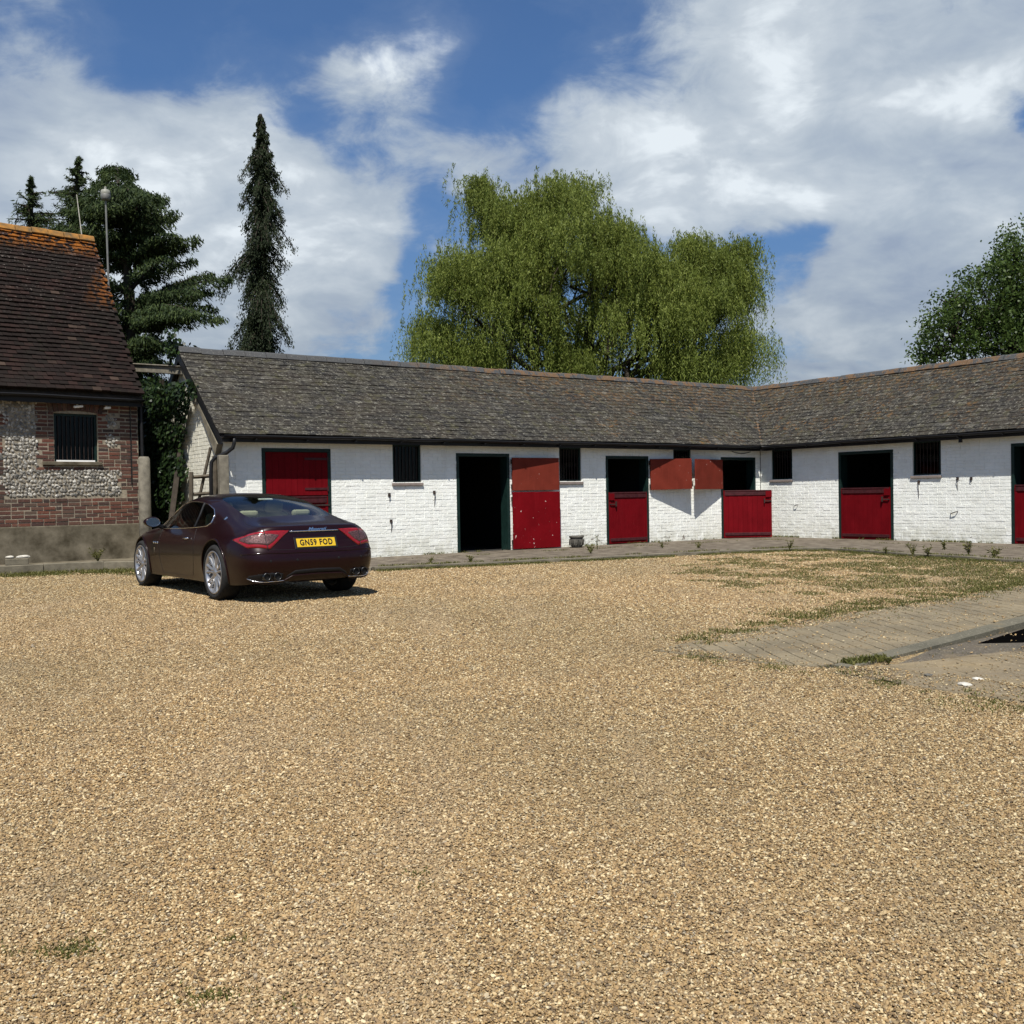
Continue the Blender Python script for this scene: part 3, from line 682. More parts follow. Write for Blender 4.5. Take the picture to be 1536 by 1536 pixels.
# ------------------------------------------------------------------ flint barn
barn = empty('flint_barn', B0, AB); tag(barn, 'old flint and red brick barn with a steep mossy brown tiled roof', 'barn')
WX0, WX1, WZ0, WZ1 = -1.60, -.79, 2.05, 2.97
BL = 7.0
def core(x0, x1, z0, z1, y0=0, y1=.3):
    return (x0, x1, y0, y1, z0, z1)
mb = MB()
for q in ((-BL, WX0, .1, 3.3), (WX1, 0, .1, 3.3), (WX0, WX1, .1, WZ0), (WX0, WX1, WZ1, 3.3)): mb.box(*core(*q))
mb.box(-.3, 0, .3, 4.7, .1, 3.3)
V = [(-.0, 0, 3.3), (-.0, 2.35, 6.6), (-.0, 4.7, 3.3)]; mb.add(V + [(x - .3, y, z) for x, y, z in V], [(0, 1, 2), (5, 4, 3), (0, 3, 4, 1), (1, 4, 5, 2)])
mb.box(-BL, 0, 4.5, 4.7, .1, 3.3); mb.box(-BL, -BL + .3, .3, 4.5, .1, 3.3)
bwall = mb.build('wall', M_mortar, barn)
def is_flint(x, z):
    if z < 1.39: return False
    tooth = .06 * (int(z / .225) % 2)
    if x < -2.50 - tooth: return False
    if x < -1.90 - tooth * 0 and z < 3.22: return x > -2.50 - tooth and x < -1.88 + tooth * .5
    if z < 1.90 and x < -.36 - tooth: return True
    if -.64 < x < -.40 - tooth and (2.32 < z < 2.58 or 2.72 < z < 2.98): return True
    return False
ops = [(WX0 + BL, WX1 + BL, WZ0 - .06, WZ1 + .26)]
its = []
for (x, z, l, h) in brick_rects(BL, 3.25, ops, None, .83, lambda x, z: not is_flint(x - BL, z)):
    g = random.uniform(.012, .020); its.append((x - BL + g / 2, 0, z + random.uniform(.004, .008), l - g, max(.002, random.gauss(.007, .004)), h - random.uniform(.017, .024), random.gauss(0, .014)))
place_pieces(its, brick_mesh('red', M_brick), bwall, 'brick', 288, BRN)
# flints
fl_me = []
for s in range(6):
    bm = bmesh.new(); bmesh.ops.create_icosphere(bm, subdivisions=1, radius=1)
    for v in bm.verts: v.co *= 1 + .45 * noise.noise(v.co * 1.3 + Vector((s * 7, 0, 0))); v.co.y *= .75
    me = bpy.data.meshes.new('flint'); bm.to_mesh(me); bm.free(); me.materials.append(M_flint); fl_me.append(me)
fl = []
z = 1.42
while z < 3.2:
    x = -2.6 + random.uniform(0, .05)
    while x < -.3:
        w = random.uniform(.045, .085)
        if is_flint(x + w * .5, z): fl.append((x + w * .5, z + random.uniform(-.022, .022), w * .50, random.uniform(.026, .042)))
        x += w
    z += .064
fl.sort(key=lambda q: -q[2] * q[3])
rest = MB()
for i, (x, z, a, c) in enumerate(fl):
    me = random.choice(fl_me); rot = (random.uniform(-.3, .3), random.uniform(-1.2, 1.2), random.uniform(-.3, .3)); sc = (a * random.uniform(.85, 1.25), .020, c * random.uniform(.8, 1.2))
    if i < 300: link('flint', me, bwall, (x, -.004, z), rot, sc)
    else:
        from mathutils import Euler
        Mx = Matrix.LocRotScale(Vector((x, -.004, z)), Euler(rot), Vector(sc)); rest.add([Mx @ v.co for v in me.vertices], [tuple(p.vertices) for p in me.polygons])
if rest.V: tag(rest.build('flint', M_flint, bwall), kind='stuff')
# brick arch over the window
xc = (WX0 + WX1) / 2
bm_v, bm_f = _boxvf(-.034, .034, -.024, .0, 0, .20)
for i in range(12):
    t = (i + .5) / 12 - .5; link('brick', mesh('arch_brick', bm_v, bm_f, M_brick), bwall, (xc + t * .98, 0, WZ1 - .0 + .055 * (1 - (2 * t) ** 2)), (0, t * .5, 0))
mb = MB(); mb.box(-BL, .02, -.06, -.0, -.02, .83); mb.box(.0, .06, -.06, 4.7, -.02, .83)
mb.build('plinth', M_conc, barn, bevel=.012)
mb = MB(); t = .045
mb.box(WX0, WX0 + t, .05, .11, WZ0, WZ1); mb.box(WX1 - t, WX1, .05, .11, WZ0, WZ1); mb.box(WX0 + t, WX1 - t, .05, .11, WZ1 - t, WZ1)
bw = mb.build('window', M_green, barn)
mb = MB(); mb.box(WX0 + t, WX1 - t, .04, .11, WZ0, WZ0 + .03); mb.build('lower_frame', M_whitep, bw)
mb = MB(); mb.box(WX0 + t, WX1 - t, .085, .089, WZ0 + .03, WZ1 - t); mb.build('pane', M_pane, bw)
for i in range(9):
    mb = MB(); mb.tube([(0, .06, WZ0 + .03), (0, .06, WZ1 - t)], .006, 6); mb.build('bar', M_iron, bw, loc=(WX0 + .09 + i * .079, 0, 0))
mb = MB(); mb.box(WX0 - .22, WX1 + .06, -.05, .04, WZ0 - .07, WZ0 - .003); mb.build('window_sill', M_conc, bw, bevel=.008)
mb = MB(); mb.box(-1.6, -.7, .31, 3.5, .3, .34); mb.build('inner_floor', M_dark, barn)
mb = MB(); mb.box(-.5, -.46, .31, 4.4, .1, 3.3); mb.box(-4, -.5, 2.5, 2.54, .1, 3.6); mb.build('inner_partition', M_dark, barn)
# small floodlight and pipe under the eaves
for x in (-1.17, -.62):
    mb = MB(); mb.box(-.085 if x < -1 else -.06, .085 if x < -1 else .06, -.10, -.03, -.02, .025); mb.box(-.02, .02, -.04, 0, -.01, .05)
    mb.build('wall_light', M_whitep, barn, loc=(x, -.02, 3.10), rot=(0, -.12, 0), bevel=.012)
mb = MB(); mb.tube([(-.155, -.02, 3.2), (-.155, -.02, 1.6)], .009, 6); mb.tube([(.03, -.12, 3.2), (.03, -.12, .9)], .032, 8); mb.build('drainpipe', M_black, barn)
# roof
BE, BRZ, BRUN = 3.34, 6.95, 2.35; BY0 = -.22
bs_ = (BRZ - BE) / (BRUN - BY0); BP = math.atan(bs_); BSL = math.hypot(BRZ - BE, BRUN - BY0)
mb = MB()
def slab2(P, t=.05):
    V = [Vector(p) for p in P]; n = len(V); mb.add(V + [v - Vector((0, 0, t)) for v in V], [tuple(range(n)), tuple(range(2 * n - 1, n - 1, -1))] + [(i, i + n, (i + 1) % n + n, (i + 1) % n) for i in range(n)])
slab2([(-BL, BY0 + .03, BE - .01), (.01, BY0 + .03, BE - .01), (.01, BRUN, BRZ - .05), (-BL, BRUN, BRZ - .05)])
slab2([(-BL, BRUN, BRZ - .05), (.01, BRUN, BRZ - .05), (.01, 2 * BRUN - BY0, BE - .01), (-BL, 2 * BRUN - BY0, BE - .01)])
broof = mb.build('roof', M_woodd, barn)
frB = Matrix.Translation((0, BY0, BE)) @ Matrix.Rotation(BP, 4, 'X')
TW, TG = .168, .112
tile_me = mesh('tile', box8(0, 1, 0, 1, 1), BOXF, M_tile); T_ = []
rows = int(BSL / TG)
for k in range(rows):
    a = .045 - (k % 2) * TW / 2
    bell = .05 * max(0, 1 - k / 7) ** 2
    while a > -BL + .1:
        b0 = k * TG; h = .06 * noise.noise(Vector((a * .45, b0 * .5, 9.2))) + .012 * noise.noise(Vector((a * 2.2, b0 * 2, 1))) + bell + random.uniform(-.002, .004)
        T_.append(frB @ Matrix.Translation((a - TW + .002, b0 + random.gauss(0, .004), h)) @ Matrix.Rotation(random.gauss(0, .012), 4, 'Z') @ Matrix.Diagonal((TW - .005, TG * 1.6, .044 + random.uniform(-.003, .008), 1)))
        a -= TW
T_.sort(key=lambda M: ((BRN @ M).translation - Vector((0, 0, 1.25))).length + (4 if (M.translation.x < -3.2) else 0))
for M_ in T_[:300]:
    o = link('tile', tile_me, broof); o.matrix_local = M_
mb = MB()
for M_ in T_[300:]: mb.add([M_ @ Vector(v) for v in box8(0, 1, 0, 1, 1)], BOXF)
tag(mb.build('tile', M_tile, broof), kind='stuff')
M_bridge = mk_ridge('barn_ridge', (.20, .19, .16), (.42, .17, .03)); M_bridge2 = simple('lichened_ridge', (.17, .13, .07), .9, var=.5, scale=7, bmp=.6, col2=(.22, .10, .02))
ridge_run((-BL, BRUN, BRZ + .05), (.03, BRUN, BRZ + .05), .32, broof, M_bridge2, 'ridge_tile', .12, sg=False)
mb = MB(); gutter(mb, (-BL, BY0 - .05, BE - .05), (.03, BY0 - .05, BE - .06), .055, 20); mb.build('gutter', M_black, barn, True)
mb = MB(); mb.box(-BL, .01, BY0 + .03, BY0 + .05, BE - .2, BE - .075); mb.box(-BL, .01, BY0 + .05, -.005, BE - .12, BE - .105); mb.build('fascia', M_black, barn)
mb = MB()
mb.add([(.012, BY0, BE - .05), (.012, BRUN, BRZ - .06), (.012, BRUN, BRZ - .2), (.012, BY0, BE - .19), (.034, BY0, BE - .05), (.034, BRUN, BRZ - .06), (.034, BRUN, BRZ - .2), (.034, BY0, BE - .19)], [(3, 2, 1, 0), (4, 5, 6, 7), (0, 4, 7, 3), (3, 7, 6, 2), (0, 1, 5, 4)])
mb.build('bargeboard', M_woodd, barn)
# masts behind the barn
def P(px, py, Y):
    """metric point seen in a given direction at depth Y (north of the viewer)"""
    u = (px - 768) / 1520; v = (768 - py) / 1520; r = roll
    u, v = u * math.cos(r) + v * math.sin(r), -u * math.sin(r) + v * math.cos(r)
    dx, dy, dz_ = u, math.cos(pitch) + v * math.sin(pitch), v * math.cos(pitch) - math.sin(pitch)
    return Vector((dx * Y / dy, Y, 1.25 + dz_ * Y / dy))
mt = P(157, 292, 23.5); pole = empty('pole_light', (mt.x + .02, 23.5, 0)); tag(pole, 'tall thin grey pole behind the barn with a pale domed cap on top', 'pole')
mb = MB(); mb.tube([(0.02, 0, 0), (0.06, 0, 3.0), (0, 0, mt.z - .1)], [.032, .03, .022], 8); mb.build('pole', M_grey, pole)
mb = MB(); mb.lathe([(0, -.13), (.085, -.13), (.10, -.10), (.115, -.02), (.105, 0)], Matrix.Translation((0, 0, mt.z)), 20); mb.build('lamp_base', M_grey, pole, True)
mb = MB(); mb.lathe([(.105, 0), (.11, .03), (.10, .09), (.085, .105), (.03, .115), (.025, .15), (.035, .17), (.0, .19)], Matrix.Translation((0, 0, mt.z)), 20)
M_cap = simple('frosted_cap', (.22, .22, .19), .5, var=.15); mb.build('lamp_cap', M_cap, pole, True)
mb = MB(); mb.tube([(0.03, 0, 5.1), (-.10, -.2, 5.35)], .015, 6); mb.build('stay', M_grey, pole)
w0 = P(115, 292, 22.4); w1 = P(123, 356, 22.4); mb = MB(); mb.tube([(w1.x, 22.4, w1.z - .9), (w1.x, 22.4, w1.z), (w0.x, 22.4, w0.z)], [.012, .012, .008], 6)
tag(mb.build('whip_aerial', M_lime), 'thin white whip aerial rising beside the end of the barn ridge', 'aerial')
# timber beam between barn and stable
a = P(196, 552, 21.3); c = P(282, 557, 20.45)
mb = MB(); l = (c - a).length; mb.box(0, l, -.06, .06, -.075, .07); mb.box(-.0, l + .06, -.10, .08, .073, .10)
o = mb.build('timber_beam', M_wood, loc=a, rot=(0, -math.atan2(c.z - a.z, Vector((c.x - a.x, c.y - a.y)).length), math.atan2(c.y - a.y, c.x - a.x)), bevel=.01)
tag(o, 'weathered grey timber beam bridging the gap from barn roof to stable roof', 'beam')

# terrace in front of the barn
poly = [(-14, 14.2), (-9.35, 17.75), (-8.5, 18.35), (-7.6, 18.85), (-6.6, 18.85), (-6.5, 20.4), (-7.0, 21.5), (-16, 16)]
ter = poly_sheet('terrace', poly, .15, M_conc, thick=.2)
for (a, c) in zip(poly[:4], poly[1:5]):
    a = Vector(a + (0,)); c = Vector(c + (0,)); n = max(1, round((c - a).length / .85))
    for k in range(n):
        p0 = a.lerp(c, k / n); p1 = a.lerp(c, (k + 1) / n); mb = MB(); mb.box(0, (p1 - p0).length - .015, -.06, .08, -.05, .165)
        mb.build('kerb_stone', M_kerbm, ter, loc=p0 + Vector((0, 0, random.uniform(-.01, .006))), rot=(0, 0, math.atan2(p1.y - p0.y, p1.x - p0.x)), bevel=.012)
bl_ = P(25, 833, 18.35); mb = MB(); mb.box(-.19, .19, -.10, .10, .15, .27); tag(mb.build('concrete_block', M_kerbm, loc=(bl_.x, bl_.y, 0), rot=(0, 0, .5), bevel=.015), 'grey concrete block on the barn terrace with two white stones on it', 'block')
for dx, s, lb in ((-.11, .7, 'smaller white stone at the left end of the concrete block'), (.10, 1.15, 'larger long white stone on the right of the concrete block')):
    bm = bmesh.new(); bmesh.ops.create_icosphere(bm, subdivisions=3, radius=.06)
    for v in bm.verts: v.co *= 1 + .3 * noise.noise(v.co * 14 + Vector((dx * 50, 0, 0)))
    for v in bm.verts: v.co = Vector((v.co.x * 1.7 * s, v.co.y, v.co.z * .5))
    me = bpy.data.meshes.new('white_stone'); bm.to_mesh(me); bm.free(); me.materials.append(M_lime)
    for p_ in me.polygons: p_.use_smooth = True
    o = link('white_stone', me, None, (bl_.x + dx * math.cos(.5), bl_.y + dx * math.sin(.5), .295)); o.rotation_euler.z = .5; tag(o, lb, 'stone', 'white stones on the concrete block')

# posts, gate, leaning planks in the gap
def post(px, Y, top, w, mat, label, square=False):
    p = P(px, 744, Y); mb = MB()
    if square: mb.box(-w / 2, w / 2, -w / 2, w / 2, -.05, top)
    else: mb.lathe([(0, -.05), (w / 2, -.05), (w / 2 * .98, top * .5), (w / 2 * .94, top - .05), (w / 2 * .7, top - .005), (0, top)], None, 14)
    tag(mb.build('wooden_post', mat, None, not square, loc=(p.x, Y, 0), rot=(0, random.uniform(-.01, .01), .5), bevel=.012 if square else 0), label, 'post', 'old posts standing in the gap between barn and stable')
post(217, 19.3, 2.12, .23, M_wood, 'pale round topped gate post at the corner of the barn')
post(336, 18.48, 2.08, .17, M_wood, 'square weathered timber post in front of the stable corner beside the downpipe', True)
M_gatew = simple('old_gate_wood', (.075, .062, .045), .9, var=.35, scale=9, bmp=.5)
gate = empty('wooden_gate', tuple(P(306, 744, 18.9).xy) + (0,)); gO = Vector(gate.location); tag(gate, 'broken grey wooden gate leaning against the cream gable wall', 'gate')
gY = 18.9
def gp(px, py): return P(px, py, gY) - gO
for (x0, y0, x1, y1, r, nm) in ((287, 708, 286, 835, .045, 'stile'), (322, 684, 325, 840, .052, 'stile'), (285, 716, 327, 713, .035, 'rail'), (285, 742, 327, 739, .03, 'rail'), (285, 770, 327, 768, .03, 'rail'), (285, 800, 327, 798, .03, 'rail')):
    a = gp(x0, y0); c = gp(x1, y1)
    if nm == 'rail': a.y += .03; c.y += .03
    mb = MB(); mb.tube([a, a.lerp(c, .5), c], [r * .9, r, r], 4 if nm == 'rail' else 8); mb.build(nm, M_gatew, gate)
mb = MB(); a = gp(318, 700); mb.tube([gp(317, 739), gp(317, 700), gp(319, 690), gp(322, 685)], .02, 6); mb.build('curved_brace', M_gatew, gate)
a = P(316, 671, 19.0); c = P(300, 742, 19.0); mb = MB(); mb.tube([a, c, c + (c - a) * 1.2], .03, 6); tag(mb.build('stick', M_gatew), 'slanting grey stick behind the wooden gate at the gable', 'stick')
a = P(270, 676, 20.6); c = P(258, 770, 20.0); mb = MB(); mb.tube([a, c, c + (c - a) * .75], .055, 4); tag(mb.build('plank', M_woodd), 'dark plank leaning against the gable wall under the ivy', 'plank')

# ------------------------------------------------------------------ scored concrete slab at the right
def clip(poly, a, c):
    """keep the part left of the line a->c"""
    out = []
    for i in range(len(poly)):
        p, q = poly[i], poly[(i + 1) % len(poly)]
        sp = (c[0] - a[0]) * (p[1] - a[1]) - (c[1] - a[1]) * (p[0] - a[0]); sq = (c[0] - a[0]) * (q[1] - a[1]) - (c[1] - a[1]) * (q[0] - a[0])
        if sp >= 0: out.append(p)
        if sp * sq < 0: t = sp / (sp - sq); out.append((p[0] + t * (q[0] - p[0]), p[1] + t * (q[1] - p[1])))
    return out
def mk_slab(name, c0, c1, sand=0):
    m, nb, bs = new_mat(name); p = pos(nb); r_ = rand(nb)
    c = nb.mix(nb.mr(nb.noise(p, 1.6, 5), .35, .65), c0, c1); c = nb.mix(nb.math('MULTIPLY', r_, .3), c, tuple(x * .7 for x in c0))
    c = lichen(nb, p, c, 9, .58, (.085, .082, .055), .45); c = nb.mix(nb.mr(nb.noise(p, 48, 4, .7), .57, .64, 0, .6), c, (.28, .25, .19)); c = nb.mix(nb.mr(nb.noise(p, 45, 3, .6), .62, .68, 0, .6), c, (.08, .07, .055))
    c = nb.mix(nb.mr(nb.noise(p, 2.3, 5, .65), .55, .68, 0, .7), c, (.17, .13, .075))
    setp(bs, nb, Base__Color=c, Roughness=.92, Specular__IOR__Level=.15); bump(nb, bs, nb.noise(p, 50, 5, .7), .6, .008); return m
M_sl1 = mk_slab('scored_concrete', (.205, .168, .108), (.130, .108, .072)); M_sl2 = mk_slab('sandy_concrete', (.21, .165, .10), (.14, .115, .08)); M_joint = simple('joint_dirt', (.035, .032, .020), .95, var=.4)
def pave(name, poly, ang, sx, sy, z, mat, gap=.012, chamfer=.0, label=None):
    base = poly_sheet(name, poly, z - .012, M_joint, thick=.06)
    cx = sum(p[0] for p in poly) / len(poly); cy = sum(p[1] for p in poly) / len(poly); ca, sa = math.cos(ang), math.sin(ang); pcs = []
    for i in range(-60, 60):
        for j in range(-60, 60):
            ox = random.Random(j).uniform(-.01, .01)
            Q = [(i * sx + gap / 2 + ox, j * sy + gap / 2), ((i + 1) * sx - gap / 2 + ox, j * sy + gap / 2), ((i + 1) * sx - gap / 2 + ox, (j + 1) * sy - gap / 2), (i * sx + gap / 2 + ox, (j + 1) * sy - gap / 2)]
            Q = [(cx + x * ca - y * sa, cy + x * sa + y * ca) for x, y in Q]
            for k in range(len(poly)):
                if len(Q) < 3: break
                Q = clip(Q, poly[k], poly[(k + 1) % len(poly)])
            if len(Q) >= 3:
                ar = .5 * abs(sum(Q[k][0] * Q[(k + 1) % len(Q)][1] - Q[(k + 1) % len(Q)][0] * Q[k][1] for k in range(len(Q))))
                if ar > sx * sy * .06: pcs.append(Q)
    pcs.sort(key=lambda Q: Q[0][0] ** 2 + Q[0][1] ** 2); rest = MB()
    for idx, Q in enumerate(pcs):
        n = len(Q); h = z + random.uniform(-.002, .003); m = MB() if idx < 290 else rest
        qx = sum(q[0] for q in Q) / n; qy = sum(q[1] for q in Q) / n
        T = [(qx + (x - qx) * .955, qy + (y - qy) * .955, h) for x, y in Q]
        m.add(T + [(x, y, h - .007) for x, y in Q] + [(x, y, h - .03) for x, y in Q], [tuple(range(n))] + [(k, n + k, n + (k + 1) % n, (k + 1) % n) for k in range(n)] + [(n + k, 2 * n + k, 2 * n + (k + 1) % n, n + (k + 1) % n) for k in range(n)], random.random())
        if idx < 290: m.build('paving_block', mat, base)
    if rest.V: tag(rest.build('paving_block', mat, base), kind='stuff')
    return base
TIP = (1.10, 8.0)
pave('scored_path', [TIP, (1.75, 7.35), (2.20, 7.10), (2.45, 7.32), (2.65, 7.52), (3.05, 7.88), (4.45, 9.11), (9.2, 13.2), (9.2, 15.1), (6.5, 12.80), (2.75, 9.72), (2.0, 8.95)], R(4), .15, .24, .014, M_sl1, .009)
pave('lower_path', [(2.15, 6.90), (2.55, 6.35), (3.1, 5.60), (5.5, 3.4), (7, 5), (4.4, 7.45), (3.6, 7.66), (2.9, 7.30), (2.4, 7.02)], R(12), .30, .30, .012, M_sl2, .010)
# raised concrete lip between the two, and the flat drain bed
def prism(name, pts, z0, z1, mat, parent=None, kind=None, slope=0):
    n = len(pts); mb = MB(); mb.add([(x, y, z0) for x, y in pts] + [(x, y, z1) for x, y in pts], [tuple(range(n))[::-1], tuple(range(n, 2 * n))] + [(i, (i + 1) % n, (i + 1) % n + n, i + n) for i in range(n)])
    o = mb.build(name, mat, parent, bevel=.01)
    if kind: o['kind'] = kind
    return o
M_lip = mk_slab('lip_concrete', (.125, .115, .085), (.085, .08, .06))
near_ = [(2.35, 7.06, .016), (2.75, 7.42, .020), (3.15, 7.77, .026), (3.75, 8.29, .038), (4.55, 8.98, .060), (9.2, 12.96, .12)]
far_ = [(2.25, 7.16, .016), (2.65, 7.54, .020), (3.05, 7.90, .026), (3.65, 8.43, .038), (4.45, 9.13, .060), (9.2, 13.22, .12)]
mb = MB()
for i in range(len(near_) - 1):
    a, c, d, e = near_[i], near_[i + 1], far_[i + 1], far_[i]
    mb.add([a, c, d, e, (a[0], a[1], -.03), (c[0], c[1], -.03), (d[0], d[1], -.03), (e[0], e[1], -.03)], [(0, 1, 2, 3), (4, 5, 1, 0), (6, 7, 3, 2)] + ([(7, 4, 0, 3)] if i == 0 else []))
tag(mb.build('concrete_lip', M_lip), kind='structure')
prism('drain_channel', [(2.6, 7.05), (3.2, 7.80), (9.2, 12.98), (12.5, 10.0), (8.5, 4.4), (4.42, 7.40), (3.6, 7.62), (3.0, 7.35)], -.03, .008, mk_slab('worn_asphalt', (.105, .088, .066), (.070, .062, .050)), kind='structure')
M_pitshade = simple('pit_shade_black', (.002, .002, .002), 1.0, var=.2, bmp=0, spec=0)
prism('pit_shade_sheet', [(3.70, 8.08), (4.30, 8.10), (8.5, 10.6), (9.0, 12.75), (4.5, 8.90)], .0, .013, M_pitshade, kind='structure')  # flat black sheet at ground level, painting the shade of the recess
for (px, py, s) in ((1447, 1026, .042), (1466, 1018, .035), (1392, 1012, .03)):
    g = P(px, py, 1); k = 1.23 / (1.25 - g.z); bm = bmesh.new(); bmesh.ops.create_icosphere(bm, subdivisions=2, radius=s)
    for v in bm.verts: v.co *= 1 + .35 * noise.noise(v.co * 20); v.co.z *= .35
    me = bpy.data.meshes.new('loose_stone'); bm.to_mesh(me); bm.free(); me.materials.append(M_lime if s > .031 else M_stone)
    tag(link('loose_stone', me, None, (g.x * k, k, .018)), {.042: 'largest flat white stone lying on the sandy concrete at the right', .035: 'second white stone near the crack on the sandy concrete', .03: 'small brown stone on the sandy concrete by the lip'}[s], 'stone', 'loose stones on the sandy concrete')

# stone pot by the wall
pt = STB @ Vector((8.05, -.38, .05)); mb = MB()
mb.lathe([(0, 0), (.115, 0), (.125, .03), (.155, .10), (.165, .15), (.15, .20), (.145, .215), (.17, .23), (.17, .27), (.135, .27), (.12, .22), (0, .21)], None, 20)
pot = mb.build('stone_planter', M_stone, None, True, loc=pt); tag(pot, 'small round carved stone planter standing by the white wall right of the open door', 'planter')
mb = MB()
for k in range(9):
    a = 2 * math.pi * k / 9; mb.tube([Vector((math.cos(a + t) * .168, math.sin(a + t) * .168, .06 + .13 * s)) for t, s in ((-.25, 0), (0, 1), (.25, 0))], .011, 5)
mb.build('carving', M_stone, pot)

# ------------------------------------------------------------------ the car
def mk_paint():
    m, nb, bs = new_mat('burgundy_paint'); p = pos(nb)
    fl = nb.noise(p, 900, 2, .5)
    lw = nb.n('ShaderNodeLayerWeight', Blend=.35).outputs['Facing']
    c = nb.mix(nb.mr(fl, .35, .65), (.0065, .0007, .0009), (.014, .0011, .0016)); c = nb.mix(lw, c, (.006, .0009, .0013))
    z = nb.n('ShaderNodeSeparateXYZ', Vector=p).outputs[2]
    dirt = nb.math('MULTIPLY', nb.mr(z, .15, .55, 1, 0), nb.mr(nb.noise(p, 6, 5, .6), .3, .7, .02, .14))
    c = nb.mix(dirt, c, (.05, .035, .022))
    setp(bs, nb, Base__Color=c, Metallic=.15, Specular__IOR__Level=.2, Roughness=nb.math('ADD', .30, nb.math('MULTIPLY', dirt, .4)), Coat__Weight=nb.math('SUBTRACT', .34, dirt), Coat__Roughness=.05); return m
M_paint = mk_paint()
M_cglass = mk_glass('car_glass', (.30, .36, .33)); M_rglass = mk_glass('rear_car_glass', (.60, .66, .62), .7)
M_trim = simple('black_trim', (.010, .010, .011), .5, var=.1, bmp=0)
M_chrome = simple('chrome', (.75, .75, .76), .12, metal=1, var=.03, bmp=0)
M_alloy = simple('polished_alloy', (.42, .42, .43), .30, metal=.8, var=.08, bmp=0)
M_tyre = simple('tyre_rubber', (.016, .016, .016), .8, var=.3, scale=30, bmp=.2)
M_lampred = simple('tail_lamp_red', (.19, .003, .004), .2, var=.25, scale=40, bmp=.1, coat=1)
M_lampclr = simple('tail_lamp_clear', (.085, .04, .038), .25, metal=.2, var=.7, scale=55, bmp=.6, coat=.6)
M_pipe = simple('dark_chrome', (.10, .10, .10), .3, metal=1, var=.1, bmp=0)
M_plate = simple('yellow_plate', (.52, .34, .02), .4, var=.04, bmp=0); M_ink = simple('plate_ink', (.01, .01, .01), .5, var=0, bmp=0)
M_seat = simple('cream_leather', (.42, .38, .27), .5, var=.08); M_int = simple('car_interior', (.016, .013, .012), .8, var=.2)
M_disc = simple('brake_disc', (.03, .03, .03), .5, metal=.5)

AC = R(127.44)
car = empty('parked_car', (-2.383, 12.459, 0), AC)
tag(car, 'dark burgundy two door coupe parked on the gravel in front of the stables', 'car')
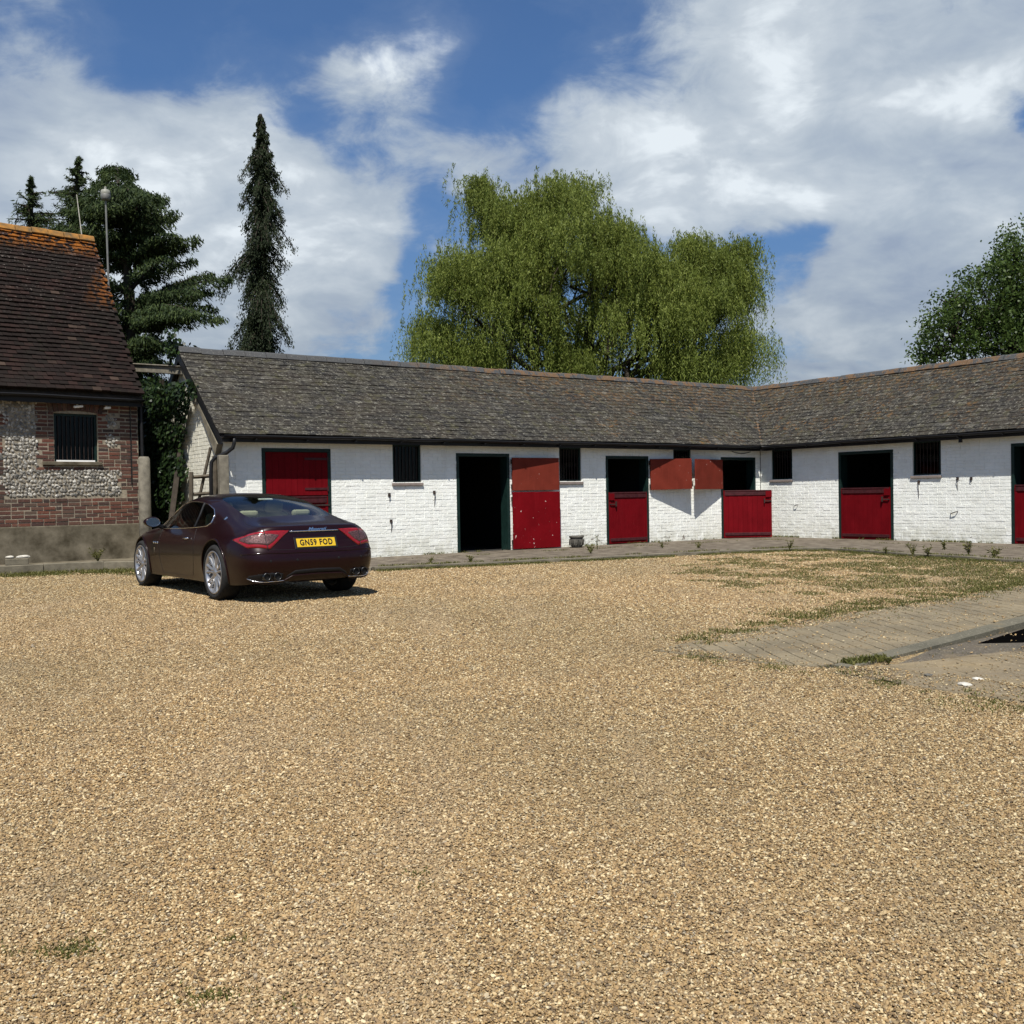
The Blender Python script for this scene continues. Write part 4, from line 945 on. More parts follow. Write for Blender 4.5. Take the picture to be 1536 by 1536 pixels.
# body cage: stations from the tail forward, 12 points from the keel to the roof centre
ST = [
 [(.13, 0, .24), (.13, .33, .24), (.07, .42, .27), (.015, .44, .38), (0, .45, .54), (.04, .45, .635), (.10, .45, .76), (.115, .44, .885), (.13, .40, .925), (.16, .28, .935), (.17, .15, .938), (.17, 0, .94)],
 [(.22, 0, .22), (.22, .55, .22), (.13, .72, .25), (.075, .76, .38), (.06, .77, .54), (.10, .77, .635), (.165, .745, .76), (.185, .70, .885), (.20, .62, .93), (.24, .42, .945), (.25, .22, .948), (.25, 0, .95)],
 [(.42, 0, .19), (.42, .66, .19), (.33, .84, .22), (.27, .885, .38), (.25, .895, .54), (.28, .885, .635), (.32, .86, .77), (.34, .795, .88), (.38, .68, .945), (.42, .50, .965), (.43, .25, .975), (.43, 0, .978)],
 [(.72, 0, .17), (.72, .72, .17), (.70, .89, .20), (.68, .93, .38), (.66, .945, .56), (.66, .94, .68), (.66, .905, .80), (.66, .81, .905), (.70, .70, .985), (.76, .595, 1.02), (.70, .30, 1.045), (.68, 0, 1.05)],
 [(1.10, 0, .16), (1.10, .75, .16), (1.10, .90, .20), (1.10, .945, .38), (1.10, .962, .58), (1.10, .955, .72), (1.10, .915, .835), (1.10, .825, .93), (1.10, .715, 1.055), (1.10, .59, 1.13), (1.10, .31, 1.165), (1.10, 0, 1.175)],
 [(1.48, 0, .15), (1.48, .75, .15), (1.48, .885, .20), (1.48, .925, .38), (1.48, .945, .58), (1.48, .94, .71), (1.48, .90, .825), (1.44, .83, .925), (1.48, .715, 1.135), (1.48, .575, 1.235), (1.48, .30, 1.265), (1.48, 0, 1.275)],
 [(1.85, 0, .15), (1.85, .75, .15), (1.85, .87, .20), (1.85, .90, .36), (1.85, .922, .56), (1.85, .918, .69), (1.85, .885, .80), (1.85, .835, .905), (1.85, .69, 1.225), (1.85, .545, 1.30), (1.85, .29, 1.33), (1.85, 0, 1.34)],
 [(2.35, 0, .15), (2.35, .75, .15), (2.35, .865, .20), (2.35, .89, .36), (2.35, .91, .56), (2.35, .905, .68), (2.35, .875, .785), (2.35, .835, .885), (2.35, .68, 1.265), (2.35, .545, 1.335), (2.35, .29, 1.36), (2.35, 0, 1.367)],
 [(2.80, 0, .15), (2.80, .75, .15), (2.80, .865, .20), (2.80, .89, .36), (2.80, .908, .56), (2.80, .905, .68), (2.80, .875, .785), (2.80, .835, .875), (2.75, .69, 1.22), (2.78, .56, 1.29), (2.80, .30, 1.33), (2.80, 0, 1.34)],
 [(3.18, 0, .15), (3.18, .75, .15), (3.18, .87, .20), (3.18, .895, .36), (3.18, .912, .56), (3.18, .91, .68), (3.18, .88, .78), (3.18, .83, .865), (3.12, .735, 1.04), (3.16, .62, 1.12), (3.18, .34, 1.18), (3.18, 0, 1.20)],
 [(3.55, 0, .16), (3.55, .75, .16), (3.55, .88, .20), (3.55, .91, .36), (3.55, .925, .56), (3.55, .92, .69), (3.55, .89, .78), (3.55, .81, .855), (3.50, .745, .885), (3.52, .63, .92), (3.56, .36, .955), (3.58, 0, .965)],
 [(3.98, 0, .16), (3.98, .75, .16), (3.98, .90, .20), (3.98, .93, .36), (3.98, .945, .56), (3.98, .935, .70), (3.98, .895, .79), (3.98, .80, .85), (3.98, .68, .85), (3.98, .52, .86), (3.98, .28, .88), (3.98, 0, .888)],
 [(4.42, 0, .17), (4.42, .72, .17), (4.42, .84, .20), (4.42, .88, .34), (4.42, .885, .50), (4.42, .87, .62), (4.42, .82, .70), (4.42, .72, .745), (4.42, .60, .76), (4.42, .44, .77), (4.42, .24, .785), (4.42, 0, .79)],
 [(4.72, 0, .19), (4.70, .58, .19), (4.68, .68, .22), (4.68, .70, .32), (4.68, .70, .44), (4.68, .68, .54), (4.67, .63, .60), (4.66, .55, .63), (4.66, .46, .64), (4.66, .34, .65), (4.66, .18, .66), (4.66, 0, .665)],
 [(4.84, 0, .24), (4.83, .28, .24), (4.84, .34, .26), (4.87, .35, .33), (4.88, .35, .40), (4.87, .34, .46), (4.85, .32, .50), (4.82, .28, .53), (4.81, .24, .54), (4.80, .18, .545), (4.80, .09, .55), (4.80, 0, .55)],
]
bm = bmesh.new(); rings = []
for st in ST:
    Rr = [bm.verts.new((x, -y, z)) for x, y, z in st]; Ll = [bm.verts.new((x, y, z)) if y > 0 else Rr[i] for i, (x, y, z) in enumerate(st)]
    rings.append((Ll, Rr))
MAT = {'paint': 0, 'side': 1, 'rear': 2, 'front': 3, 'trim': 4}
def fmat(i, j):
    if j == 7 and 5 <= i <= 9: return 1
    if j in (9, 10) and 3 <= i <= 5: return 2
    if j in (8, 9, 10) and 8 <= i <= 9: return 3 if j > 8 else 0
    if j <= 1: return 4
    return 0
for i in range(len(ST) - 1):
    for side in (0, 1):
        A = rings[i][side]; Bq = rings[i + 1][side]
        for j in range(11):
            q = [A[j], A[j + 1], Bq[j + 1], Bq[j]]
            if side: q = q[::-1]
            f = bm.faces.new(q); f.material_index = fmat(i, j)
for i in (0, len(ST) - 1):
    Ll, Rr = rings[i]
    for j in range(11):
        q = [Ll[j], Rr[j], Rr[j + 1], Ll[j + 1]]; q = list(dict.fromkeys(q)); q = q if i == 0 else q[::-1]
        bm.faces.new(q)
# tighten a few edges: glass borders and sill
cr = bm.edges.layers.float.new('crease_edge')
for e in bm.edges:
    ms = {f.material_index for f in e.link_faces}
    if len(ms) > 1: e[cr] = .45
for i in range(len(ST)):
    for side in (0, 1):
        V_ = rings[i][side]
        if i + 1 < len(ST):
            for j, cv in ((5, .5 if i < 3 else .25), (2, .5), (8, .35 if i in (0, 1) else 0)):
                if cv:
                    e = bm.edges.get((rings[i][side][j], rings[i + 1][side][j]))
                    if e: e[cr] = cv
e = bm.edges.get((rings[0][0][5], rings[0][1][5]))
if e: e[cr] = .6
e = bm.edges.get((rings[0][0][9], rings[0][1][9]))
if e: e[cr] = .5
for i in range(0, 3):
    pass
bmesh.ops.recalc_face_normals(bm, faces=bm.faces)
cage = bpy.data.meshes.new('car_cage'); bm.to_mesh(cage); bm.free()
for m in (M_paint, M_cglass, M_rglass, M_cglass, M_trim): cage.materials.append(m)
def evaluated(me, mods):
    o = bpy.data.objects.new('tmp', me); COL.objects.link(o)
    for t, kw in mods:
        m = o.modifiers.new(t, t)
        for k, v in kw.items(): setattr(m, k, v)
    dg = bpy.context.evaluated_depsgraph_get(); dg.update(); out = bpy.data.meshes.new_from_object(o.evaluated_get(dg), preserve_all_data_layers=True, depsgraph=dg)
    bpy.data.objects.remove(o); return out
body0 = evaluated(cage, [('SUBSURF', dict(levels=3, render_levels=3))])
bmt = bmesh.new(); bmt.from_mesh(body0); BV = BVHTree.FromBMesh(bmt); bmt.free()
WR, WF = (1.05, .815, .352), (3.985, .80, .340)
cut = MB()
for (x, y, z), r in ((WR, .405), (WF, .392)):
    for s in (1, -1):
        cut.lathe([(0, 0), (r, 0), (r, .42), (0, .42)], Matrix.Translation((x, s * .60 if s > 0 else -1.02, z + .012)) @ Matrix.Rotation(R(-90), 4, 'X'), 48)
bmc = bmesh.new(); cm_ = mesh('cut', cut.V, cut.F, M_trim); bmc.from_mesh(cm_); bmesh.ops.remove_doubles(bmc, verts=bmc.verts, dist=1e-4)
bmesh.ops.recalc_face_normals(bmc, faces=bmc.faces); bmc.to_mesh(cm_); bmc.free()
cm_.materials.clear(); cm_.materials.append(M_trim)
co_ = bpy.data.objects.new('cut', cm_); COL.objects.link(co_)
body1 = evaluated(body0, [('BOOLEAN', dict(operation='DIFFERENCE', object=co_, solver='EXACT', material_mode='TRANSFER'))])
bpy.data.objects.remove(co_)
def part_of(me, idxs, name, mat, thick=0):
    bm = bmesh.new(); bm.from_mesh(me); bmesh.ops.delete(bm, geom=[f for f in bm.faces if f.material_index not in idxs], context='FACES')
    remap = {i: k for k, i in enumerate(idxs)}
    for f in bm.faces: f.material_index = remap[f.material_index]; f.smooth = True
    o = bpy.data.meshes.new(name); bm.to_mesh(o); bm.free()
    for m in mat: o.materials.append(m)
    return link(name, o, car)
names_ = [m.name for m in body1.materials]; trim_idx = [i for i, n in enumerate(names_) if n == 'black_trim']
body = part_of(body1, [0] + trim_idx, 'body', [M_paint] + [M_trim] * len(trim_idx))
wn = body.modifiers.new('wn', 'WEIGHTED_NORMAL') if False else None
def glass_part(i, name, mat, sel=None):
    o = part_of(body1, [i], name, [mat])
    if sel:
        bm = bmesh.new(); bm.from_mesh(o.data); bmesh.ops.delete(bm, geom=[f for f in bm.faces if not sel(f.calc_center_median())], context='FACES'); bm.to_mesh(o.data); bm.free()
    return o
glass_part(1, 'side_window', M_cglass, lambda c: c.y > 0); glass_part(1, 'side_window', M_cglass, lambda c: c.y < 0)
rwin = glass_part(2, 'rear_window', M_rglass); glass_part(3, 'windscreen', M_cglass)

def snap(p, off=.002):
    loc, nor, i, d = BV.find_nearest(Vector(p))
    if nor.dot(loc - Vector((2.4, 0, .6))) < 0: nor = -nor
    return loc + nor * off, nor
def patch(name, top, bot, mat, off=.006, n=20, m=8, parent=None, smooth=True, t=.012):
    def samp(c, s):
        k = s * (len(c) - 1); i = min(int(k), len(c) - 2); return Vector(c[i]).lerp(Vector(c[i + 1]), k - i)
    V = []; lo = []
    for i in range(n + 1):
        a, c = samp(top, i / n), samp(bot, i / n)
        for j in range(m + 1):
            q, nr = snap(a.lerp(c, j / m), off); ed = min(i, n - i, j, m - j)
            V.append(q - nr * (.004 if ed == 0 else 0)); lo.append(q - nr * (off + t))
    k = m + 1; F = [(i * k + j, (i + 1) * k + j, (i + 1) * k + j + 1, i * k + j + 1) for i in range(n) for j in range(m)]
    N = len(V); rim = [i * k for i in range(n + 1)] + [n * k + j for j in range(1, m + 1)] + [i * k + m for i in range(n - 1, -1, -1)] + [j for j in range(m - 1, 0, -1)]
    V2 = V + [lo[i] for i in rim]; F += [(rim[i], N + i, N + (i + 1) % len(rim), rim[(i + 1) % len(rim)]) for i in range(len(rim))]
    me = mesh(name, V2, F, mat, smooth); bm = bmesh.new(); bm.from_mesh(me); bmesh.ops.recalc_face_normals(bm, faces=bm.faces); bm.to_mesh(me); bm.free()
    return link(name, me, parent or car)
def line(name, pts, r, mat, off=0.0, sub=6, parent=None, closed=False):
    Q = []
    for a, c in zip(pts[:-1], pts[1:]):
        for k in range(sub): Q.append(snap(Vector(a).lerp(Vector(c), k / sub), off)[0])
    Q.append(snap(pts[-1], off)[0]); mb = MB(); mb.tube(Q, r, 5); return mb.build(name, mat, parent or car, True)
def mir(P_): return [(x, -y, z) for x, y, z in P_]
# tail lamps
lt = [(.14, .33, .872), (.16, .50, .874), (.20, .68, .868), (.33, .86, .845), (.52, .925, .795)]
lb = [(.14, .34, .862), (.08, .48, .765), (.07, .60, .668), (.22, .84, .68), (.52, .93, .785)]
it = [(.14, .47, .825), (.16, .57, .84), (.20, .68, .838), (.30, .83, .82), (.38, .88, .79)]
ib = [(.14, .47, .81), (.1, .55, .745), (.09, .62, .71), (.22, .82, .725), (.38, .88, .765)]
for f in (lambda p: p, mir):
    tl = patch('tail_lamp', f(lt), f(lb), M_lampred, .010, 28, 8); patch('lamp_lens', f(it), f(ib), M_lampclr, .015, 20, 6, tl)
    line('lamp_seam', f([(.18, .645, .90), (.15, .64, .86), (.12, .635, .75), (.07, .63, .66)]), .005, M_trim, .014, 5, tl)
# chrome strip, script badge, crease, plate
line('chrome_strip', [(.12, .33, .862), (.11, 0, .862), (.12, -.33, .862)], .009, M_chrome, .006, 8)
line('bumper_crease', [(.30, .90, .60), (.12, .80, .612), (.02, .45, .617), (.0, 0, .618), (.02, -.45, .617), (.12, -.80, .612), (.30, -.90, .60)], .012, M_paint, -.003, 6)
def text_mesh(s, size, mat, name, parent, mtx, extrude=.002, bold=0, shear=0, sx=1, space=1):
    cu = bpy.data.curves.new(name, 'FONT'); cu.body = s; cu.size = size; cu.extrude = extrude; cu.offset = bold; cu.shear = shear; cu.align_x = 'CENTER'; cu.align_y = 'CENTER'; cu.space_character = space; cu.resolution_u = 3
    o = bpy.data.objects.new('tmp', cu); COL.objects.link(o); dg = bpy.context.evaluated_depsgraph_get(); dg.update()
    me = bpy.data.meshes.new_from_object(o.evaluated_get(dg)); bpy.data.objects.remove(o); me.transform(Matrix.Diagonal((sx, 1, 1, 1))); me.materials.clear(); me.materials.append(mat); me.name = name
    t = link(name, me, parent); t.matrix_local = mtx; return t
def rear_frame(y, z, off, lean=0):
    q, nr = snap((0, y, z), off); X = Vector((0, -1, 0)); nr = (nr - X * nr.dot(X)).normalized()
    Yv = nr.cross(X); return Matrix(((X.x, Yv.x, nr.x, q.x), (X.y, Yv.y, nr.y, q.y), (X.z, Yv.z, nr.z, q.z), (0, 0, 0, 1)))
text_mesh('Maserati', .066, M_chrome, 'script_badge', car, rear_frame(-.01 - .02, .903, .006), .003, .0008, .45, 1.15, .92)
pf = rear_frame(0, .748, .012)
mb = MB(); mb.box(-.26, .26, -.056, .056, -.004, .002, pf); pl_ = mb.build('number_plate', M_plate, car, bevel=.003)
text_mesh('GN59 FOD', .106, M_ink, 'plate_lettering', pl_, pf @ Matrix.Translation((0, -.002, .0035)), .0008, .0032, 0, .78, 1.15)
mb = MB(); mb.box(-.29, .29, -.075, .075, -.012, -.0045, pf); mb.build('plate_recess', M_trim, car, bevel=.004)
# exhaust openings
for f in (lambda p: p, mir):
    ex = patch('exhaust_opening', f([(.1, .44, .385), (.1, .58, .40), (.15, .72, .385), (.25, .84, .34)]), f([(.1, .43, .30), (.1, .58, .275), (.15, .72, .272), (.25, .84, .30)]), M_trim, .003, 12, 4)
    line('chrome_lip', f([(.1, .42, .29), (.1, .58, .268), (.15, .72, .265), (.25, .85, .30)]), .006, M_chrome, .004, 5, ex)
    for yy in (.53, .66):
        y_ = f([(0, yy, 0)])[0][1]; q, nr = snap((0, yy, .335), 0)
        mb = MB(); mb.lathe([(.040, .16), (.047, .16), (.047, -.004), (.043, -.010), (.039, -.004), (.039, .16)], Matrix.Translation((q.x - .02, y_, .332)) @ Matrix.Rotation(R(90), 4, 'Y'), 20); mb.build('tail_pipe', M_pipe, ex, True)
        mb = MB(); mb.lathe([(0, .0), (.039, .0)], Matrix.Translation((q.x - .010, y_, .332)) @ Matrix.Rotation(R(90), 4, 'Y'), 20); mb.build('pipe_bore', M_ink, ex)
df = patch('diffuser', [(.1, .40, .355), (.05, .30, .405), (.04, 0, .415), (.05, -.30, .405), (.1, -.40, .355)], [(.1, .43, .29), (.05, .30, .34), (.04, 0, .345), (.05, -.30, .34), (.1, -.43, .29)], M_trim, .003, 20, 3)
line('diffuser_lip', [(.2, .80, .262), (.1, .45, .272), (.06, .33, .335), (.05, 0, .342), (.06, -.33, .335), (.1, -.45, .272), (.2, -.80, .262)], .011, M_paint, .006, 5)
for y_ in (.62, .28, -.28, -.62):
    q, nr = snap((0, y_, .52), .001); mb = MB(); mb.lathe([(0, .003), (.012, .003), (.014, 0)], Matrix.Translation(q) @ Matrix.Rotation(R(-90), 4, 'Y'), 12); mb.build('parking_sensor', M_trim, car)
# shut lines
for f in (lambda p: p, mir):
    line('door_seam', f([(1.86, .84, .90), (1.80, .91, .78), (1.78, .93, .60), (1.82, .92, .42), (1.90, .90, .27), (2.2, .9, .25), (3.10, .9, .25), (3.16, .91, .40), (3.18, .92, .70), (3.2, .85, .86)]), .0035, M_trim, -.001)
    line('boot_seam', f([(.80, .64, 1.01), (.55, .70, .965), (.36, .69, .935), (.22, .645, .915), (.17, .64, .88)]), .0035, M_trim, -.001)
    line('lower_boot_seam', f([(.10, .62, .66), (.07, .50, .645), (.05, .25, .640), (.05, 0, .640)]), .0035, M_trim, -.001)
    line('window_trim', f([(3.46, .80, .875), (3.1, .835, .873), (2.7, .84, .880), (2.3, .84, .890), (1.85, .84, .908), (1.52, .83, .925), (1.42, .80, .965), (1.44, .74, 1.06), (1.55, .715, 1.14), (1.8, .70, 1.215), (2.1, .695, 1.255), (2.5, .685, 1.255), (2.8, .695, 1.20), (3.1, .74, 1.05), (3.46, .79, .885)]), .0075, M_chrome, .003)
    line('bonnet_seam', f([(3.50, .77, .875), (3.9, .76, .862), (4.3, .68, .79), (4.6, .55, .66)]), .0035, M_trim, -.001)
    line('pillar', f([(1.95, .835, .90), (1.93, .77, 1.06), (1.95, .69, 1.235)]), .016, M_trim, .001)
    line('body_seam', f([(.66, .94, .42), (.60, .945, .55), (.50, .93, .66)]), .003, M_trim, -.001)
    h0, _ = snap(f([(1.98, .95, .775)])[0], .012); h1, _ = snap(f([(2.16, .95, .77)])[0], .012); s = h0 - h1
    mb = MB(); mb.tube([h0 - s * 0, h0.lerp(h1, .15) + Vector((0, math.copysign(.022, h0.y), 0)), h0.lerp(h1, .85) + Vector((0, math.copysign(.022, h0.y), 0)), h1], [.008, .013, .012, .007], 8); mb.build('door_handle', M_chrome, car, True)
    for k in range(3):
        patch('side_vent', f([(3.42 - k * .075, .92, .69), (3.37 - k * .075, .92, .69)]), f([(3.42 - k * .075, .92, .655), (3.37 - k * .075, .92, .655)]), M_chrome, .006, 3, 3)
    q, nr = snap(f([(3.35, .93, .57)])[0], .004); mb = MB()
    for dx in (-.012, 0, .012): mb.tube([q + Vector((dx, 0, 0)), q + Vector((dx, 0, .03))], .003, 5)
    mb.tube([q + Vector((-.014, 0, 0)), q + Vector((.014, 0, 0))], .003, 5); mb.tube([q + Vector((0, 0, -.03)), q], .003, 5); mb.build('wing_badge', M_chrome, car)
    q, nr = snap(f([(1.12, .74, 1.03)])[0], .003); mb = MB(); mb.lathe([(0, .004), (.03, .002), (.034, 0)], Matrix.Translation(q) @ nr.to_track_quat('Z', 'Y').to_matrix().to_4x4() @ Matrix.Diagonal((1.5, .8, 1, 1)), 16); mb.build('pillar_emblem', M_chrome, car, True)
    # mirror
    sgn = f([(0, 1, 0)])[0][1]; bm = bmesh.new(); bmesh.ops.create_icosphere(bm, subdivisions=3, radius=1)
    for v in bm.verts:
        x, y, z = v.co; fl_ = max(x, -.45 if x < 0 else x); v.co = Vector((3.24 + .12 * fl_, sgn * (.985 + .115 * y), .965 + .075 * z * (1 - .15 * y)))
    me = bpy.data.meshes.new('wing_mirror'); bm.to_mesh(me); bm.free(); me.materials.append(M_paint); me.polygons.foreach_set('use_smooth', [True] * len(me.polygons))
    mr_ = link('wing_mirror', me, car); mb = MB(); mb.lathe([(0, .0), (.092, 0), (.094, .006)], Matrix.Translation((3.18, sgn * .985, .965)) @ Matrix.Rotation(R(-90), 4, 'Y') @ Matrix.Diagonal((.68, 1.05, 1, 1)), 24); mb.build('mirror_glass', M_chrome, mr_)
    mb = MB(); mb.tube([(3.26, sgn * .80, .885), (3.25, sgn * .90, .91), (3.25, sgn * .94, .93)], [.03, .025, .03], 8); mb.build('mirror_stalk', M_trim, mr_, True)
    # arch lips
    for (x, y, z), r in ((WR, .405), (WF, .392)):
        pts = []
        for k in range(-4, 33):
            a = math.pi * k / 28; px_a = x + r * math.cos(a); pz_a = z + .012 + r * math.sin(a)
            if pz_a < .22: continue
            h = BV.ray_cast(Vector((px_a, sgn * 2, pz_a)), Vector((0, -sgn, 0)))
            if h[0] is not None: pts.append(h[0] + Vector((0, sgn * .001, 0)))
        mb = MB(); mb.tube(pts, .011, 6); mb.build('arch_lip', M_paint, car, True)
# wheels
def wheel(x, y, z, tr, tw, side):
    w = empty('wheel', (x, y, z), 0, car); w.rotation_euler = (0, random.uniform(0, 1), 0)
    Mx = Matrix.Rotation(R(-90) * side, 4, 'X')  # local z -> outward
    hw = tw / 2; rr = .268
    mb = MB(); mb.lathe([(rr, -hw * .86), (rr + .03, -hw), (tr - .03, -hw * .97), (tr - .008, -hw * .80), (tr, -hw * .6), (tr, hw * .6), (tr - .008, hw * .80), (tr - .03, hw * .97), (rr + .03, hw), (rr, hw * .86)], Mx, 56, closed=True)
    ty = mb.build('tyre', M_tyre, w, True)
    mb = MB(); mb.lathe([(rr + .006, hw * .84), (rr + .004, hw * .95), (rr - .012, hw * .93), (rr - .022, hw * .78), (rr - .03, hw * .3), (rr - .04, -hw * .8), (rr, -hw * .86)], Mx, 56); mb.build('rim', M_alloy, w, True)
    mb = MB(); mb.lathe([(0, hw * .02), (rr - .045, hw * .02), (rr - .045, -hw * .2), (0, -hw * .2)], Mx, 32); mb.build('brake_disc', M_disc, w)
    mb = MB(); mb.lathe([(0, -hw * .3), (rr - .02, -hw * .3)], Mx, 32); mb.build('wheel_back', M_trim, w)
    sp = MB()
    for k in range(7):
        a0 = 2 * math.pi * k / 7
        for s in (-1, 1):
            pr = []
            for (r_, da, hh, wd) in ((.045, .10, hw * .70, .026), (.12, .15, hw * .76, .024), (.19, .165, hw * .79, .023), (rr - .018, .18, hw * .86, .028)):
                a = a0 + s * da * (1 + .0 * r_); wdt = wd * .75
                if r_ < .05: a = a0 + s * .32
                p = Vector((r_ * math.cos(a), r_ * math.sin(a), hh)); t = Vector((-math.sin(a), math.cos(a), 0))
                pr.append([p - t * wdt - Vector((0, 0, .018)), p - t * wdt * .8, p + Vector((0, 0, .006)), p + t * wdt * .8, p + t * wdt - Vector((0, 0, .018))])
            V = [Mx @ v for q in pr for v in q]; F = [(i * 5 + j, i * 5 + j + 1, (i + 1) * 5 + j + 1, (i + 1) * 5 + j) for i in range(3) for j in range(4)]
            m1 = MB(); m1.add(V, F); m1.build('spoke', M_alloy, w)
    mb = MB(); mb.lathe([(0, hw * .82), (.028, hw * .82), (.034, hw * .78), (.065, hw * .72), (.075, hw * .60), (.06, hw * .3)], Mx, 24); mb.build('hub', M_alloy, w, True)
wheel(WR[0], WR[1] - .0, WR[2], .352, .27, 1); wheel(WR[0], -WR[1], WR[2], .352, .27, -1); wheel(WF[0], WF[1] + .005, WF[2], .342, .245, 1); wheel(WF[0], -WF[1], WF[2], .342, .245, -1)
# interior
mb = MB(); mb.box(.95, 3.5, -.80, .80, .42, .50); mb.box(3.15, 3.5, -.76, .76, .50, .84); mb.box(.78, 1.35, -.62, .62, .86, .885); mb.box(1.3, 3.2, -.13, .13, .5, .68)
mb.build('cabin_lining', M_int, car, bevel=.02)
for x, hs in ((2.30, 1.0), (1.42, .9)):
    for s in (-1, 1):
        mb = MB(); Ms = Matrix.Translation((x, s * .37, .50)) @ Matrix.Rotation(R(-16), 4, 'Y')
        mb.box(-.05, .06, -.23, .23, .12, .60 * hs, Ms); mb.box(.05, .50, -.24, .24, .0, .14, Matrix.Translation((x, s * .37, .48)))
        st_ = mb.build('seat', M_seat if x > 2 else M_seat, car, bevel=.045); mb = MB(); mb.box(-.045, .045, -.13, .13, .60 * hs, .60 * hs + (.16 if x > 2 else .10), Ms); mb.build('headrest', M_seat, st_, bevel=.04)
mb = MB(); mb.lathe([(.165 + .015 * math.cos(t), .015 * math.sin(t)) for t in [i * math.pi / 4 for i in range(8)]], Matrix.Translation((2.98, -.37, .86)) @ Matrix.Rotation(R(-65), 4, 'Y'), 28, closed=True); mb.build('steering_wheel', M_trim, car, True)
mb = MB(); mb.box(2.78, 2.80, -.12, .12, 1.195, 1.25); mb.build('rear_view_mirror', M_trim, car, bevel=.01)
mb = MB(); q, nr = snap((1.55, 0, 1.28), -.02); mb.box(-.02, .02, -.10, .10, -.006, .006, Matrix.Translation(q) @ Matrix.Rotation(R(-20), 4, 'Y')); mb.build('brake_light', M_whitep, car)

# ------------------------------------------------------------------ foliage
def rand_unit(n):
    v = rng.normal(size=(n, 3)); return v / np.linalg.norm(v, axis=1, keepdims=True)
def leaves(name, Cn, ax, ln, wd, mat, parent, flat=None, bend=0.0):
    """rhombic leaves: centres Cn, long axes ax"""
    n = len(Cn); ax = ax / (np.linalg.norm(ax, axis=1, keepdims=True) + 1e-9)
    r_ = rand_unit(n) if flat is None else flat + rand_unit(n) * .45
    sd = np.cross(ax, r_); sd /= (np.linalg.norm(sd, axis=1, keepdims=True) + 1e-9)
    ln = np.broadcast_to(ln, (n,))[:, None]; wd = np.broadcast_to(wd, (n,))[:, None]
    V = np.stack([Cn - ax * ln / 2, Cn + sd * wd / 2 - ax * ln * .08, Cn + ax * ln / 2, Cn - sd * wd / 2 - ax * ln * .08], 1).reshape(-1, 3)
    F = np.arange(4 * n).reshape(n, 4)
    return link(name, mesh(name, V, F, mat, False, rng.random(n)), parent)
def limb(mb, a, c, r0, r1, wob=.1, n=6):
    a = Vector(a); c = Vector(c); pts = []; L_ = (c - a).length
    for i in range(n + 1):
        t = i / n; p = a.lerp(c, t)
        if 0 < i < n: p += Vector((random.gauss(0, wob), random.gauss(0, wob), random.gauss(0, wob * .5))) * L_ * .12
        pts.append(p)
    mb.tube(pts, [r0 + (r1 - r0) * i / n for i in range(n + 1)], 7); return pts

# willow --------------------------------------------------------------
WY = 44.0
def W(px, py, Y=WY): return P(px, py, Y)
K = WY / 1520
wb = W(870, 744); willow = empty('willow_tree', (wb.x, WY, 0)); tag(willow, 'large drooping olive green willow rising behind the stable roof', 'tree')
ELL = [((850, 395), 100, 100, 4.0), ((852, 300), 46, 34, 2.2), ((716, 545), 56, 34, 2.6), ((850, 548), 60, 36, 3.0), ((1030, 552), 56, 36, 3.0), ((718, 276), 7, 5, .3), ((800, 362), 46, 36, 2.4), ((900, 350), 24, 22, 1.8), ((760, 420), 70, 60, 3.4), ((1010, 440), 60, 50, 3.0), ((808, 318), 30, 26, 1.6), ((760, 345), 48, 40, 2.4), ((722, 296), 12, 9, .6), ((740, 305), 14, 12, .7), ((695, 435), 62, 72, 3.2), ((655, 515), 40, 50, 2.6), ((780, 500), 96, 80, 4.2), ((945, 415), 66, 52, 3.2), ((935, 362), 34, 20, 1.6),
       ((960, 505), 104, 85, 4.2), ((1050, 465), 66, 66, 3.2), ((1032, 372), 26, 20, 1.2), ((1106, 380), 22, 20, 1.1), ((1070, 405), 44, 26, 1.6), ((1100, 535), 44, 52, 2.6), ((1098, 445), 34, 48, 2.0)]
mb = MB(); base_ = Vector((0, 0, 0)); fork = Vector((.2, 0, 3.2))
mb.tube([(0, 0, -.1), (.05, 0, .6), (.1, .05, 2), (.2, 0, 3.4)], [.75, .62, .55, .5], 12)
wl = []
for (q, rx, rz2, ry) in ELL:
    c = W(*q) - Vector((wb.x, WY, 0)); pts = limb(mb, fork, c + Vector((0, 0, -.3)), .17, .05, .6, 8); wl.append(c)
    for k in range(7):
        cg = lambda s: max(-.62 * s, min(.55 * s, random.gauss(0, s * .4))); e = c + Vector((cg(rx * K), cg(ry), cg(rz2 * K) - .2)); limb(mb, pts[random.choice((4, 5, 6))], e, .045, .012, .5, 5)
mb.build('trunk', M_bark, willow)
Cs = []; Ax = []
